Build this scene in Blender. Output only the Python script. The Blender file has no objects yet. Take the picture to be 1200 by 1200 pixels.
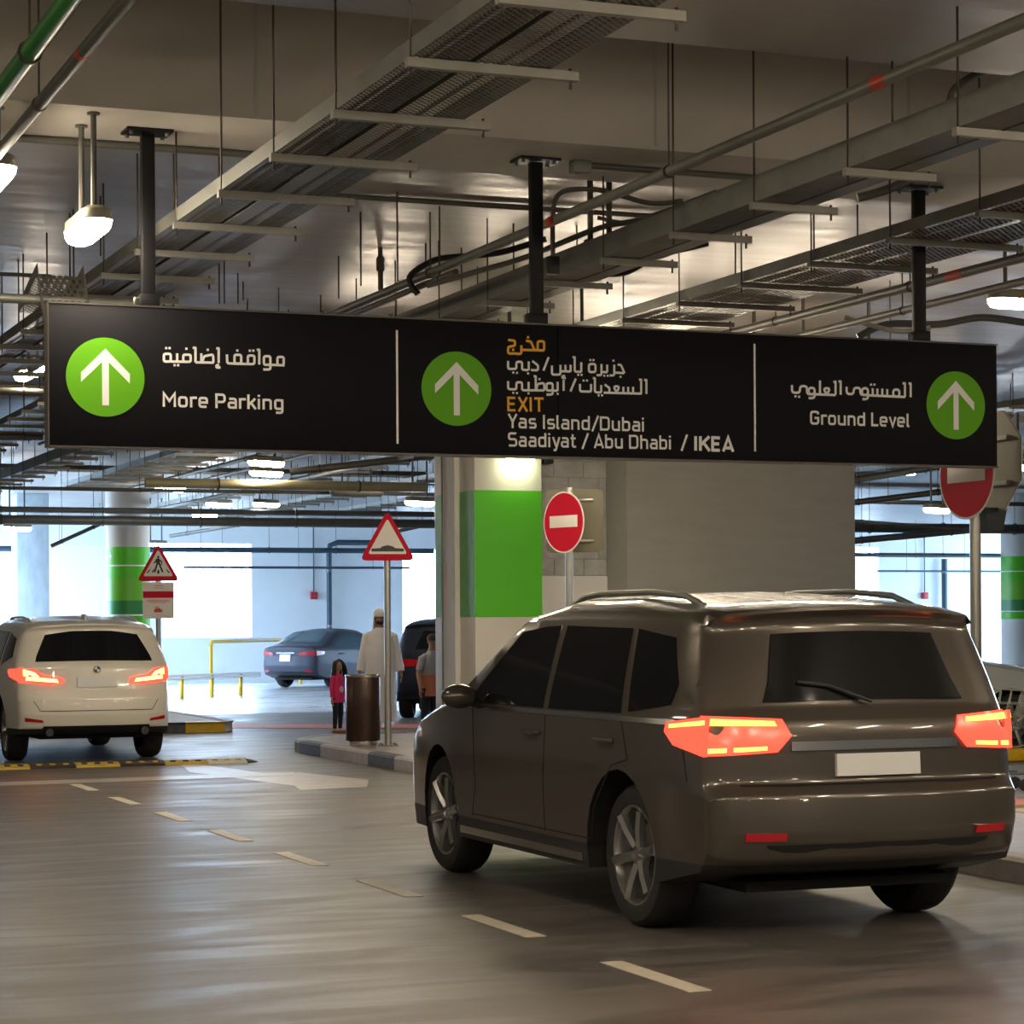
import bpy, bmesh, math, random
from mathutils import Vector, Matrix
PI = math.pi
random.seed(7)
scene = bpy.context.scene
COL = scene.collection

# ------------------------------------------------------------ camera, world, exposure
F = 2700.0                       # focal length in pixels of the 1200 px frame
HZ = 728.0                       # horizon row
TH = math.radians(21.62)         # camera yaw to the right of +Y
RO = math.radians(0.35)          # slight roll
ST, CT = math.sin(TH), math.cos(TH)
CAMZ = 1.6
cam = bpy.data.cameras.new('camera')
cam.sensor_width = 36.0
cam.lens = 36.0 * F / 1200.0
cam.shift_y = (HZ - 600.0) / 1200.0
cam.clip_start = 0.1
cam.clip_end = 500
camo = bpy.data.objects.new('camera', cam)
COL.objects.link(camo)
camo.matrix_world = (Matrix.Translation((0, 0, CAMZ)) @ Matrix.Rotation(-TH, 4, 'Z')
                     @ Matrix.Rotation(PI / 2, 4, 'X') @ Matrix.Rotation(-RO, 4, 'Z'))
scene.camera = camo
scene.view_settings.view_transform = 'Standard'
scene.view_settings.look = 'None'
scene.view_settings.gamma = 1.0
scene.view_settings.use_curve_mapping = False
scene.view_settings.exposure = 0.75

world = bpy.data.worlds.new('daylight')
scene.world = world
world.use_nodes = True
_bg = world.node_tree.nodes['Background']
_bg.inputs[0].default_value = (0.50, 0.72, 1.0, 1)
_bg.inputs[1].default_value = 14.5
LAMP = 60.0                      # emission of the luminaire diffusers

# ------------------------------------------------------------ pixel <-> place helpers
def uv(px, py):
    u = (px - 600.0) / F; v = (HZ - py) / F
    return (u * math.cos(RO) + v * math.sin(RO), -u * math.sin(RO) + v * math.cos(RO))
def at_depth(px, py, d):
    u, v = uv(px, py)
    return Vector((d * (ST + u * CT), d * (CT - u * ST), CAMZ + v * d))
def at_z(px, py, z):
    u, v = uv(px, py)
    return at_depth(px, py, (z - CAMZ) / v)
def at_Y(px, py, Y):
    u, v = uv(px, py)
    return at_depth(px, py, Y / (CT - u * ST))
def at_X(px, py, X):
    u, v = uv(px, py)
    return at_depth(px, py, X / (ST + u * CT))

# ------------------------------------------------------------ materials
MATS = {}
def mat(name, col, rough=0.5, metal=0.0, emit=None, estr=0.0, noise=0.0, nscale=8.0, nstretch=(1, 1, 1),
        bump=0.0, coat=0.0, bscale=None, rnoise=0.0, alpha_holes=None, spec=None, flake=0.0):
    if name in MATS:
        return MATS[name]
    m = bpy.data.materials.new(name)
    m.use_nodes = True
    nt = m.node_tree
    b = nt.nodes['Principled BSDF']
    c = (col[0], col[1], col[2], 1)
    b.inputs['Base Color'].default_value = c
    b.inputs['Roughness'].default_value = rough
    b.inputs['Metallic'].default_value = metal
    if spec is not None:
        b.inputs['Specular IOR Level'].default_value = spec
    if coat:
        b.inputs['Coat Weight'].default_value = coat
        b.inputs['Coat Roughness'].default_value = 0.04
    if emit:
        b.inputs['Emission Color'].default_value = (emit[0], emit[1], emit[2], 1)
        b.inputs['Emission Strength'].default_value = estr
    if noise or bump or rnoise:
        tc = nt.nodes.new('ShaderNodeTexCoord')
        mp = nt.nodes.new('ShaderNodeMapping')
        mp.inputs['Scale'].default_value = nstretch
        nt.links.new(tc.outputs['Object'], mp.inputs[0])
        n = nt.nodes.new('ShaderNodeTexNoise')
        n.inputs['Scale'].default_value = nscale
        n.inputs['Detail'].default_value = 5
        n.inputs['Roughness'].default_value = 0.6
        nt.links.new(mp.outputs[0], n.inputs['Vector'])
        if noise:
            r = nt.nodes.new('ShaderNodeMapRange')
            r.inputs['From Min'].default_value = 0.25; r.inputs['From Max'].default_value = 0.75
            r.inputs['To Min'].default_value = 1 - noise; r.inputs['To Max'].default_value = 1 + noise
            nt.links.new(n.outputs['Fac'], r.inputs['Value'])
            mx = nt.nodes.new('ShaderNodeVectorMath'); mx.operation = 'SCALE'
            mx.inputs[0].default_value = col
            nt.links.new(r.outputs[0], mx.inputs['Scale'])
            nt.links.new(mx.outputs[0], b.inputs['Base Color'])
        if rnoise:
            r2 = nt.nodes.new('ShaderNodeMapRange')
            r2.inputs['From Min'].default_value = 0.3; r2.inputs['From Max'].default_value = 0.7
            r2.inputs['To Min'].default_value = max(0.02, rough - rnoise); r2.inputs['To Max'].default_value = rough + rnoise
            nt.links.new(n.outputs['Fac'], r2.inputs['Value'])
            nt.links.new(r2.outputs[0], b.inputs['Roughness'])
        if bump:
            bp = nt.nodes.new('ShaderNodeBump')
            bp.inputs['Strength'].default_value = bump
            bp.inputs['Distance'].default_value = 0.02
            src = n
            if bscale:
                src = nt.nodes.new('ShaderNodeTexNoise')
                src.inputs['Scale'].default_value = bscale
                src.inputs['Detail'].default_value = 4
                nt.links.new(tc.outputs['Object'], src.inputs['Vector'])
            nt.links.new(src.outputs['Fac'], bp.inputs['Height'])
            nt.links.new(bp.outputs[0], b.inputs['Normal'])
    MATS[name] = m
    return m

def perforated(name, col, pitch=0.022, hole=0.36, diamond=False):
    """galvanised sheet with punched holes, laid out in the XY plane"""
    m = mat(name, col, 0.45, 0.7)
    nt = m.node_tree
    b = nt.nodes['Principled BSDF']
    tc = nt.nodes.new('ShaderNodeTexCoord')
    mp = nt.nodes.new('ShaderNodeMapping')
    mp.inputs['Scale'].default_value = (1 / pitch, 1 / (pitch * (1.0 if diamond else 2.2)), 0)
    if diamond:
        mp.inputs['Rotation'].default_value = (0, 0, PI / 4)
    nt.links.new(tc.outputs['Object'], mp.inputs[0])
    fr = nt.nodes.new('ShaderNodeVectorMath'); fr.operation = 'FRACTION'
    nt.links.new(mp.outputs[0], fr.inputs[0])
    sb = nt.nodes.new('ShaderNodeVectorMath'); sb.operation = 'SUBTRACT'
    sb.inputs[1].default_value = (0.5, 0.5, 0)
    nt.links.new(fr.outputs[0], sb.inputs[0])
    ln = nt.nodes.new('ShaderNodeVectorMath'); ln.operation = 'LENGTH'
    nt.links.new(sb.outputs[0], ln.inputs[0])
    gt = nt.nodes.new('ShaderNodeMath'); gt.operation = 'GREATER_THAN'
    gt.inputs[1].default_value = hole
    nt.links.new(ln.outputs['Value'], gt.inputs[0])
    nt.links.new(gt.outputs[0], b.inputs['Alpha'])
    return m

M = {}
M['slab'] = mat('board_marked_concrete', (0.31, 0.285, 0.26), 0.42, noise=0.12, nscale=2.2, nstretch=(0.35, 2.6, 1), bump=0.25, rnoise=0.12)
M['beam'] = mat('beam_concrete', (0.52, 0.49, 0.45), 0.8, noise=0.07, nscale=1.6, bump=0.1, bscale=40)
M['wall'] = mat('painted_wall', (0.74, 0.77, 0.79), 0.8, noise=0.04, nscale=1.2, bump=0.05, bscale=30)
M['plaster'] = mat('grey_plaster', (0.38, 0.375, 0.35), 0.85, noise=0.07, nscale=3, nstretch=(0.5, 1, 2.5), bump=0.2, bscale=55)
M['block'] = mat('concrete_block', (0.46, 0.46, 0.45), 0.9, noise=0.25, nscale=4, bump=0.3, bscale=60)
M['mortar'] = mat('mortar', (0.44, 0.44, 0.42), 0.95, noise=0.05, bump=0.2, bscale=70)
M['roughcol'] = mat('raw_concrete', (0.36, 0.40, 0.42), 0.9, noise=0.22, nscale=5, nstretch=(1, 1, 0.3), bump=0.3)
M['white_conc'] = mat('white_painted_concrete', (0.60, 0.58, 0.54), 0.7, noise=0.05, nscale=2, bump=0.06, bscale=40)
M['green'] = mat('green_paint', (0.075, 0.46, 0.006), 0.45, noise=0.03, nscale=3)
M['green_faded'] = mat('green_paint_pale', (0.16, 0.42, 0.17), 0.6, noise=0.16, nscale=4)
M['green_dark'] = mat('green_paint_dark', (0.02, 0.20, 0.045), 0.4)
M['green_lime'] = mat('green_paint_lime', (0.13, 0.42, 0.02), 0.4)
M['white'] = mat('white_paint', (0.78, 0.78, 0.76), 0.5)
M['line'] = mat('road_paint_cream', (0.52, 0.47, 0.39), 0.6, noise=0.12, nscale=12, bump=0.1)
M['line_worn'] = mat('road_paint_worn', (0.33, 0.31, 0.28), 0.4, noise=0.25, nscale=6)
M['salmon'] = mat('red_road_paint', (0.44, 0.13, 0.09), 0.55, noise=0.1, nscale=5)
M['yellow'] = mat('yellow_paint', (0.62, 0.38, 0.01), 0.45, noise=0.12, nscale=9)
M['yellow_dull'] = mat('yellow_dull', (0.48, 0.34, 0.05), 0.55, noise=0.15, nscale=9)
M['black'] = mat('black_paint', (0.018, 0.018, 0.02), 0.5, noise=0.1, nscale=9)
M['kerb'] = mat('kerb_concrete', (0.36, 0.33, 0.30), 0.65, noise=0.16, nscale=7, bump=0.2, bscale=50)
M['kerb_dark'] = mat('kerb_black_paint', (0.075, 0.075, 0.078), 0.6, noise=0.4, nscale=9)
M['paving'] = mat('island_paving', (0.30, 0.27, 0.26), 0.38, noise=0.1, nscale=5, rnoise=0.1)
M['sign_black'] = mat('sign_black', (0.006, 0.006, 0.009), 0.6, spec=0.15)
M['frame_metal'] = mat('sign_frame', (0.09, 0.08, 0.07), 0.4, 0.6)
M['post_black'] = mat('black_steel', (0.006, 0.006, 0.008), 0.5, 0.0, spec=0.3)
M['letter'] = mat('sign_letter_white', (0.95, 0.94, 0.92), 0.6, spec=0.2)
M['letter_orange'] = mat('sign_letter_orange', (0.95, 0.48, 0.03), 0.6)
M['disc_green'] = mat('sign_disc_green', (0.14, 0.46, 0.015), 0.55, spec=0.2)
M['galv'] = mat('galvanised_steel', (0.22, 0.225, 0.205), 0.5, 0.6, noise=0.22, nscale=7, rnoise=0.1)
M['galv_dark'] = mat('galvanised_steel_dull', (0.14, 0.14, 0.13), 0.55, 0.5, noise=0.2, nscale=6)
M['strut'] = mat('strut_channel', (0.30, 0.29, 0.26), 0.55, 0.4, noise=0.12, nscale=9)
M['rod'] = mat('threaded_rod', (0.10, 0.085, 0.07), 0.5, 0.6)
M['conduit'] = mat('conduit_grey', (0.13, 0.125, 0.11), 0.5, 0.4, noise=0.15, nscale=6)
M['conduit_pale'] = mat('pipe_grey_painted', (0.19, 0.195, 0.17), 0.5, 0.3, noise=0.15, nscale=5)
M['conduit_yellow'] = mat('pipe_cream', (0.36, 0.33, 0.20), 0.5, 0.1, noise=0.1)
M['pipe_green'] = mat('pipe_green', (0.03, 0.22, 0.035), 0.35, noise=0.1)
M['pipe_blue'] = mat('downpipe_dark', (0.03, 0.06, 0.09), 0.5)
M['red'] = mat('red_band', (0.55, 0.06, 0.03), 0.5)
M['cable'] = mat('black_cable', (0.015, 0.015, 0.015), 0.5)
M['perf'] = perforated('perforated_tray', (0.15, 0.145, 0.13), 0.028, 0.33, True)
M['perf2'] = perforated('slotted_tray', (0.16, 0.155, 0.125), 0.036, 0.36, True)
M['lamp_body'] = mat('lamp_housing', (0.28, 0.26, 0.20), 0.5, 0.3)
M['lamp_warm'] = mat('lamp_diffuser_warm', (0.9, 0.9, 0.85), 0.4, emit=(1.0, 0.84, 0.62), estr=LAMP)
M['lamp_cool'] = mat('lamp_diffuser_cool', (0.9, 0.9, 0.9), 0.4, emit=(0.90, 0.95, 1.0), estr=LAMP)
M['lamp_green'] = mat('lamp_diffuser_greenish', (0.9, 0.9, 0.85), 0.4, emit=(0.92, 1.0, 0.60), estr=14.0)
M['pole'] = mat('sign_pole_steel', (0.42, 0.42, 0.39), 0.3, 0.8, noise=0.1)
M['sign_red'] = mat('sign_red', (0.50, 0.010, 0.03), 0.6, spec=0.12)
M['sign_white'] = mat('sign_white', (0.72, 0.69, 0.64), 0.5, spec=0.3)
M['sign_back'] = mat('sign_back_metal', (0.15, 0.14, 0.10), 0.5, 0.5)
M['sign_dark'] = mat('sign_symbol_black', (0.01, 0.02, 0.025), 0.5)
M['bin_wood'] = mat('bin_dark_bronze', (0.045, 0.026, 0.020), 0.28, 0.5, noise=0.15, nscale=20, nstretch=(8, 8, 0.3))
M['chrome'] = mat('brushed_steel', (0.62, 0.60, 0.58), 0.2, 1.0)
M['glass_dark'] = mat('tinted_glass', (0.008, 0.009, 0.011), 0.06, spec=0.6)
M['glass_blue'] = mat('car_glass_blue', (0.05, 0.10, 0.13), 0.08, spec=0.7)
M['rubber'] = mat('tyre_rubber', (0.014, 0.014, 0.014), 0.75, noise=0.2, nscale=20)
M['rim'] = mat('alloy_rim', (0.45, 0.45, 0.45), 0.25, 0.9)
M['plastic'] = mat('black_plastic', (0.018, 0.018, 0.019), 0.5)
M['plate'] = mat('number_plate', (0.66, 0.66, 0.66), 0.4)
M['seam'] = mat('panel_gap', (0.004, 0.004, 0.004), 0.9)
M['red_lens'] = mat('red_lamp_lens', (0.45, 0.008, 0.015), 0.15, coat=0.5)
M['brake'] = mat('lit_tail_lamp', (0.6, 0.02, 0.01), 0.2, emit=(1.0, 0.055, 0.030), estr=1.7)
M['brake_hot'] = mat('lit_tail_lamp_core', (0.8, 0.2, 0.05), 0.2, emit=(1.0, 0.30, 0.05), estr=3.0)
M['brake_white'] = mat('lit_tail_lamp_yellow', (0.8, 0.4, 0.1), 0.2, emit=(1.0, 0.50, 0.13), estr=3.0)
M['indicator'] = mat('clear_lens', (0.6, 0.6, 0.6), 0.15)
M['suv_paint'] = mat('brown_metallic_paint', (0.080, 0.067, 0.055), 0.32, 0.45, coat=0.8)
M['white_car'] = mat('white_pearl_paint', (0.72, 0.69, 0.62), 0.3, coat=0.8)
M['grey_car'] = mat('slate_grey_metallic_paint', (0.045, 0.048, 0.07), 0.55, 0.0, coat=0.08, spec=0.3)
M['silver_car'] = mat('silver_white_paint', (0.42, 0.46, 0.47), 0.3, 0.2, coat=0.8)
M['dark_car'] = mat('navy_black_paint', (0.006, 0.010, 0.022), 0.5, 0.0, coat=0.05, spec=0.3)
M['skin'] = mat('skin', (0.36, 0.19, 0.12), 0.55)
M['skin_child'] = mat('child_skin', (0.52, 0.28, 0.18), 0.55)
M['thobe'] = mat('white_cotton', (0.86, 0.83, 0.82), 0.9, noise=0.05, nscale=8)
M['beard'] = mat('black_beard', (0.015, 0.010, 0.009), 0.8)
M['hair'] = mat('dark_brown_hair', (0.025, 0.014, 0.012), 0.6, noise=0.3, nscale=30, nstretch=(6, 6, 0.6))
M['pink'] = mat('pink_jersey', (0.70, 0.025, 0.14), 0.85)
M['pale_print'] = mat('pale_print', (0.72, 0.52, 0.50), 0.8)
M['leggings'] = mat('navy_leggings', (0.012, 0.016, 0.035), 0.8)
M['sandal'] = mat('tan_leather', (0.30, 0.14, 0.06), 0.6)
M['orange_cloth'] = mat('orange_cloth', (0.60, 0.20, 0.10), 0.85)
M['grey_cloth'] = mat('grey_cloth', (0.40, 0.40, 0.42), 0.85)
M['safety_red'] = mat('fire_point_red', (0.42, 0.02, 0.04), 0.5)

# ------------------------------------------------------------ floor materials
def floor_mat(name, c1, c2, rough, rvar, scale_swirl):
    m = bpy.data.materials.new(name); m.use_nodes = True
    nt = m.node_tree; b = nt.nodes['Principled BSDF']
    tc = nt.nodes.new('ShaderNodeTexCoord')
    mp = nt.nodes.new('ShaderNodeMapping'); mp.inputs['Scale'].default_value = (0.35, 1.5, 1)
    nt.links.new(tc.outputs['Object'], mp.inputs[0])
    n = nt.nodes.new('ShaderNodeTexNoise'); n.inputs['Scale'].default_value = scale_swirl
    n.inputs['Detail'].default_value = 6; n.inputs['Distortion'].default_value = 1.2
    nt.links.new(mp.outputs[0], n.inputs['Vector'])
    g = nt.nodes.new('ShaderNodeTexNoise'); g.inputs['Scale'].default_value = 90; g.inputs['Detail'].default_value = 3
    nt.links.new(tc.outputs['Object'], g.inputs['Vector'])
    ad = nt.nodes.new('ShaderNodeMath'); ad.operation = 'MULTIPLY_ADD'; ad.inputs[1].default_value = 0.35; 
    nt.links.new(g.outputs['Fac'], ad.inputs[0]); nt.links.new(n.outputs['Fac'], ad.inputs[2])
    cr = nt.nodes.new('ShaderNodeValToRGB')
    cr.color_ramp.elements[0].position = 0.42; cr.color_ramp.elements[0].color = (*c1, 1)
    cr.color_ramp.elements[1].position = 0.95; cr.color_ramp.elements[1].color = (*c2, 1)
    nt.links.new(ad.outputs[0], cr.inputs[0]); nt.links.new(cr.outputs[0], b.inputs['Base Color'])
    r = nt.nodes.new('ShaderNodeMapRange')
    r.inputs['From Min'].default_value = 0.35; r.inputs['From Max'].default_value = 0.65
    r.inputs['To Min'].default_value = rough - rvar; r.inputs['To Max'].default_value = rough + rvar
    nt.links.new(n.outputs['Fac'], r.inputs['Value']); nt.links.new(r.outputs[0], b.inputs['Roughness'])
    bp = nt.nodes.new('ShaderNodeBump'); bp.inputs['Strength'].default_value = 0.12; bp.inputs['Distance'].default_value = 0.01
    nt.links.new(g.outputs['Fac'], bp.inputs['Height']); nt.links.new(bp.outputs[0], b.inputs['Normal'])
    return m
M['floor'] = floor_mat('brown_grey_asphalt', (0.058, 0.053, 0.049), (0.135, 0.121, 0.108), 0.45, 0.09, 2.0)
M['floor_far'] = floor_mat('pale_epoxy', (0.46, 0.48, 0.50), (0.58, 0.60, 0.62), 0.30, 0.06, 1.0)

# ------------------------------------------------------------ mesh helpers
class MB:
    def __init__(s):
        s.v = []; s.f = []; s.mi = []; s.mats = []; s.sm = []
    def m(s, material):
        if material not in s.mats: s.mats.append(material)
        return s.mats.index(material)
    def add(s, verts, faces, material, smooth=False):
        o = len(s.v); k = s.m(material)
        s.v += [tuple(p) for p in verts]
        for f in faces:
            s.f.append(tuple(i + o for i in f)); s.mi.append(k); s.sm.append(smooth)
        return s
    def box(s, a, b, material, mtx=None):
        x0, y0, z0 = a; x1, y1, z1 = b
        vs = [Vector(p) for p in ((x0,y0,z0),(x1,y0,z0),(x1,y1,z0),(x0,y1,z0),(x0,y0,z1),(x1,y0,z1),(x1,y1,z1),(x0,y1,z1))]
        if mtx: vs = [mtx @ p for p in vs]
        s.add(vs, [(0,3,2,1),(4,5,6,7),(0,1,5,4),(1,2,6,5),(2,3,7,6),(3,0,4,7)], material)
        return s
    def bbox(s, a, b, bev, material, mtx=None):
        """box with chamfered edges"""
        x0, y0, z0 = a; x1, y1, z1 = b
        bm = bmesh.new(); bmesh.ops.create_cube(bm, size=1)
        for v in bm.verts:
            v.co = Vector(((x0+x1)/2 + v.co.x*(x1-x0), (y0+y1)/2 + v.co.y*(y1-y0), (z0+z1)/2 + v.co.z*(z1-z0)))
        bmesh.ops.bevel(bm, geom=bm.edges[:], offset=bev, segments=2, affect='EDGES', profile=0.5)
        s.addbm(bm, material, mtx, True); bm.free()
        return s
    def addbm(s, bm, material, mtx=None, smooth=False):
        bm.verts.index_update()
        s.add([(mtx @ v.co) if mtx else v.co.copy() for v in bm.verts], [[v.index for v in f.verts] for f in bm.faces], material, smooth)
    def tube(s, pts, r, material, n=8, cap=True, radii=None, smooth=True):
        pts = [Vector(p) for p in pts]
        N = len(pts); vs = []; fs = []
        up = Vector((0, 0, 1))
        t0 = (pts[1] - pts[0]).normalized()
        if abs(t0.dot(up)) > 0.95: up = Vector((1, 0, 0))
        a = t0.cross(up).normalized()
        for i, p in enumerate(pts):
            t = ((pts[min(i+1, N-1)] - pts[max(i-1, 0)])).normalized()
            a = (a - t * a.dot(t)).normalized(); b = t.cross(a)
            rr = radii[i] if radii else r
            rr = rr if isinstance(rr, (tuple, list)) else (rr, rr)
            for k in range(n):
                q = 2 * PI * k / n
                vs.append(p + a * math.cos(q) * rr[0] + b * math.sin(q) * rr[1])
        for i in range(N - 1):
            for k in range(n):
                fs.append((i*n+k, i*n+(k+1) % n, (i+1)*n+(k+1) % n, (i+1)*n+k))
        s.add(vs, fs, material, smooth)
        if cap:
            s.add(vs[:n], [tuple(reversed(range(n)))], material); s.add(vs[-n:], [tuple(range(n))], material)
        return s
    def lathe(s, prof, material, n=24, origin=(0,0,0), axis='z', smooth=True, cap=True):
        """prof = [(r, h)]"""
        vs = []; fs = []
        o = Vector(origin)
        for (r, h) in prof:
            for k in range(n):
                q = 2*PI*k/n
                if axis == 'z': vs.append(o + Vector((r*math.cos(q), r*math.sin(q), h)))
                elif axis == 'y': vs.append(o + Vector((r*math.cos(q), h, r*math.sin(q))))
                else: vs.append(o + Vector((h, r*math.cos(q), r*math.sin(q))))
        for i in range(len(prof)-1):
            for k in range(n):
                fs.append((i*n+k, i*n+(k+1) % n, (i+1)*n+(k+1) % n, (i+1)*n+k))
        s.add(vs, fs, material, smooth)
        if cap:
            s.add(vs[:n], [tuple(reversed(range(n)))], material); s.add(vs[-n:], [tuple(range(n))], material)
        return s
    def rings(s, rings, material, cap=True, smooth=True):
        n = len(rings[0]); vs = [p for r in rings for p in r]; fs = []
        for i in range(len(rings)-1):
            for k in range(n):
                fs.append((i*n+k, i*n+(k+1) % n, (i+1)*n+(k+1) % n, (i+1)*n+k))
        s.add(vs, fs, material, smooth)
        if cap:
            s.add(rings[0], [tuple(reversed(range(n)))], material, smooth); s.add(rings[-1], [tuple(range(n))], material, smooth)
        return s
    def ell(s, c, r, material, nu=16, nv=10, mtx=None):
        vs = []; fs = []
        for j in range(nv+1):
            a = PI*j/nv
            for i in range(nu):
                q = 2*PI*i/nu
                p = Vector((c[0]+r[0]*math.sin(a)*math.cos(q), c[1]+r[1]*math.sin(a)*math.sin(q), c[2]+r[2]*math.cos(a)))
                vs.append(mtx @ p if mtx else p)
        for j in range(nv):
            for i in range(nu):
                fs.append((j*nu+i, (j+1)*nu+i, (j+1)*nu+(i+1) % nu, j*nu+(i+1) % nu))
        s.add(vs, fs, material, True)
        return s
    def prism(s, poly, fn0, fn1, material):
        """poly 2D list; fn0/fn1 map (a,b) to the two 3D faces"""
        n = len(poly)
        v0 = [Vector(fn0(*p)) for p in poly]; v1 = [Vector(fn1(*p)) for p in poly]
        fs = [tuple(reversed(range(n))), tuple(range(n, 2*n))]
        for k in range(n): fs.append((k, (k+1) % n, n+(k+1) % n, n+k))
        s.add(v0+v1, fs, material)
        return s
    def build(s, name, parent=None, smooth_angle=None):
        me = bpy.data.meshes.new(name)
        me.from_pydata(s.v, [], s.f)
        for m_ in s.mats: me.materials.append(m_)
        me.polygons.foreach_set('material_index', s.mi)
        me.polygons.foreach_set('use_smooth', s.sm)
        me.validate()
        bm = bmesh.new(); bm.from_mesh(me); bmesh.ops.remove_doubles(bm, verts=bm.verts, dist=1e-5)
        bmesh.ops.recalc_face_normals(bm, faces=bm.faces); 
        lim = math.radians(smooth_angle or 38)
        for e in bm.edges:
            if len(e.link_faces) == 2 and e.calc_face_angle(0) > lim: e.smooth = False
        bm.to_mesh(me); bm.free()
        o = bpy.data.objects.new(name, me)
        COL.objects.link(o)
        if parent: o.parent = parent
        return o

def tag(o, label, cat, group=None):
    o['label'] = label; o['category'] = cat
    if group: o['group'] = group
    return o
def thing(name, label, cat, loc=(0,0,0), rz=0.0, group=None):
    o = bpy.data.objects.new(name, None); COL.objects.link(o)
    o.location = loc; o.rotation_euler = (0, 0, rz)
    o.empty_display_size = 0.2
    return tag(o, label, cat, group)
def struct(o): o['kind'] = 'structure'; return o
def shared(name, mesh, parent, loc=(0,0,0), rz=0.0):
    o = bpy.data.objects.new(name, mesh); COL.objects.link(o); o.parent = parent
    o.location = loc; o.rotation_euler = (0, 0, rz); return o
def dup(root, loc, rz, label, group=None):
    r = root.copy(); COL.objects.link(r); r.location = loc; r.rotation_euler = (0, 0, rz); r['label'] = label
    if group: r['group'] = group
    for ch in list(root.children):
        c = ch.copy(); COL.objects.link(c); c.parent = r
        for g in list(ch.children):
            d = g.copy(); COL.objects.link(d); d.parent = c
    return r
# ------------------------------------------------------------ structure
SLAB, SOF = 4.42, 4.35
def sbox(name, a, b, material, parent=None):
    return struct(MB().box(a, b, material).build(name, parent)) if parent is None else MB().box(a, b, material).build(name, parent)
YF = 60.0
XL, XR, YC = 5.2, 42.5, 43.0      # facade lines of the daylit far bays
sbox('floor', (-16, -12, -0.3), (52, 39.5, 0.0), M['floor'])
sbox('floor', (-16, 39.5, -0.3), (52, YF + 0.3, 0.0), M['floor_far'])
sbox('ceiling', (-16, -12, 4.40), (52, 10.1, 5.2), M['slab'])
sbox('ceiling', (-16, 10.1, 4.98), (52, 12.2, 5.2), M['slab'])
sbox('ceiling', (-16, 13.2, SLAB), (52, YC, 5.2), M['slab'])
sbox('ceiling', (XL - 0.3, YC, SLAB), (XR + 0.3, YF + 0.3, 5.2), M['slab'])
for i, (y0, y1) in enumerate(((12.2, 13.2), (27.4, 28.2), (41.6, 42.4))):
    sbox('trim_%d' % (i + 1), (-16, y0, SOF), (52, y1, SLAB if i else 5.2), M['beam'])
jt = bpy.data.objects['trim_1']
for px in (300, 768, 1065):
    x = at_Y(px, 80, 12.2).x
    MB().box((x-.008, 12.194, SOF+.02), (x+.008, 12.21, 4.98), M['mortar']).build('board_joint', jt)
sbox('wall_back', (-16, -12.3, -0.3), (52, -12, 5.2), M['wall'])
sbox('wall_left', (-16.3, -12, -0.3), (-16, YC, 5.2), M['wall'])
sbox('wall_right', (52, -12, -0.3), (52.3, YC, 5.2), M['wall'])
sbox('wall_far_left', (-16, YC, -0.3), (XL, YC + 0.3, 5.2), M['wall'])
sbox('wall_far_right', (XR, YC, -0.3), (52, YC + 0.3, 5.2), M['wall'])
sbox('wall_left', (XL - 0.3, YC + 0.3, -0.3), (XL, YF, 0.6), M['wall'])
sbox('wall_right', (XR, YC + 0.3, -0.3), (XR + 0.3, YF, 0.6), M['wall'])
gnd = MB().box((-200, -60, -0.6), (250, 260, -0.35), M['kerb']).build('ground'); struct(gnd)
# far wall with its open bays
def fx(px): return at_Y(px, 700, YF).x
ops = [(-90, 20, 1.0, 3.1), (190, 295, 1.22, 3.72), (472, 560, 1.22, 3.6), (1003, 1030, 0.9, 3.75)]
prev = XL
wf = MB()
for (p0, p1, z0, z1) in ops:
    a, b = max(fx(p0), XL + .1), fx(p1)
    wf.box((prev, YF, -0.3), (a, YF + 0.3, SLAB), M['wall'])
    wf.box((a, YF, -0.3), (b, YF + 0.3, z0), M['wall'])
    wf.box((a, YF, z1), (b, YF + 0.3, SLAB), M['wall'])
    prev = b
wf.box((prev, YF, -0.3), (XR, YF + 0.3, SLAB), M['wall'])
struct(wf.build('wall_far'))

# raw concrete pier and white wall behind the first car
p0 = at_Y(20, 700, 50).x; p1 = at_Y(58, 700, 50).x
tag(MB().bbox((p0, 50, 0), (p1, 50.7, SLAB), 0.02, M['roughcol']).build('concrete_pier'), 'raw blue-grey concrete pier far back at the left edge, beside the bright opening', 'pier')
p2 = at_Y(124, 700, 54).x
struct(MB().box((at_Y(57, 700, 54).x, 54, 0), (p2 + 0.6, 54.25, 3.45), M['white']).build('wall_inner'))

# square column with the green band, the block wall and the plastered wall
cx0, cx1, cy0, cy1 = 9.60, 10.46, 25.4, 26.8
col = thing('square_column', 'square concrete column with a bright green painted band behind the footpath', 'column', (cx0, cy0, 0))
w, dpt = cx1 - cx0, cy1 - cy0
MB().bbox((0, 0, 0.0), (w, dpt, SOF), 0.012, M['white_conc']).build('shaft', col)
MB().box((0.005, -0.004, 1.65), (w - 0.005, 0.01, 3.15), M['green']).build('painted_band', col)
yy = lambda px: at_X(px, 650, cx0).y - cy0
mb = MB()
mb.box((-0.004, yy(539), 1.65), (0.01, -0.0 + 0.003, 3.15), M['green_faded'])
mb.box((-0.004, yy(511), 1.65), (0.01, yy(525), 3.15), M['green_faded'])
b = mb.build('painted_band', col); b['label'] = 'faded pale green paint on the side face'
MB().bbox((-0.07, yy(525), 0.15), (0.0, yy(539), SOF), 0.008, M['white_conc']).build('pilaster', col)
MB().tube([(-0.085, yy(526), 0.2), (-0.085, yy(526), SOF)], 0.012, M['conduit_pale']).build('conduit', col)

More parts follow.
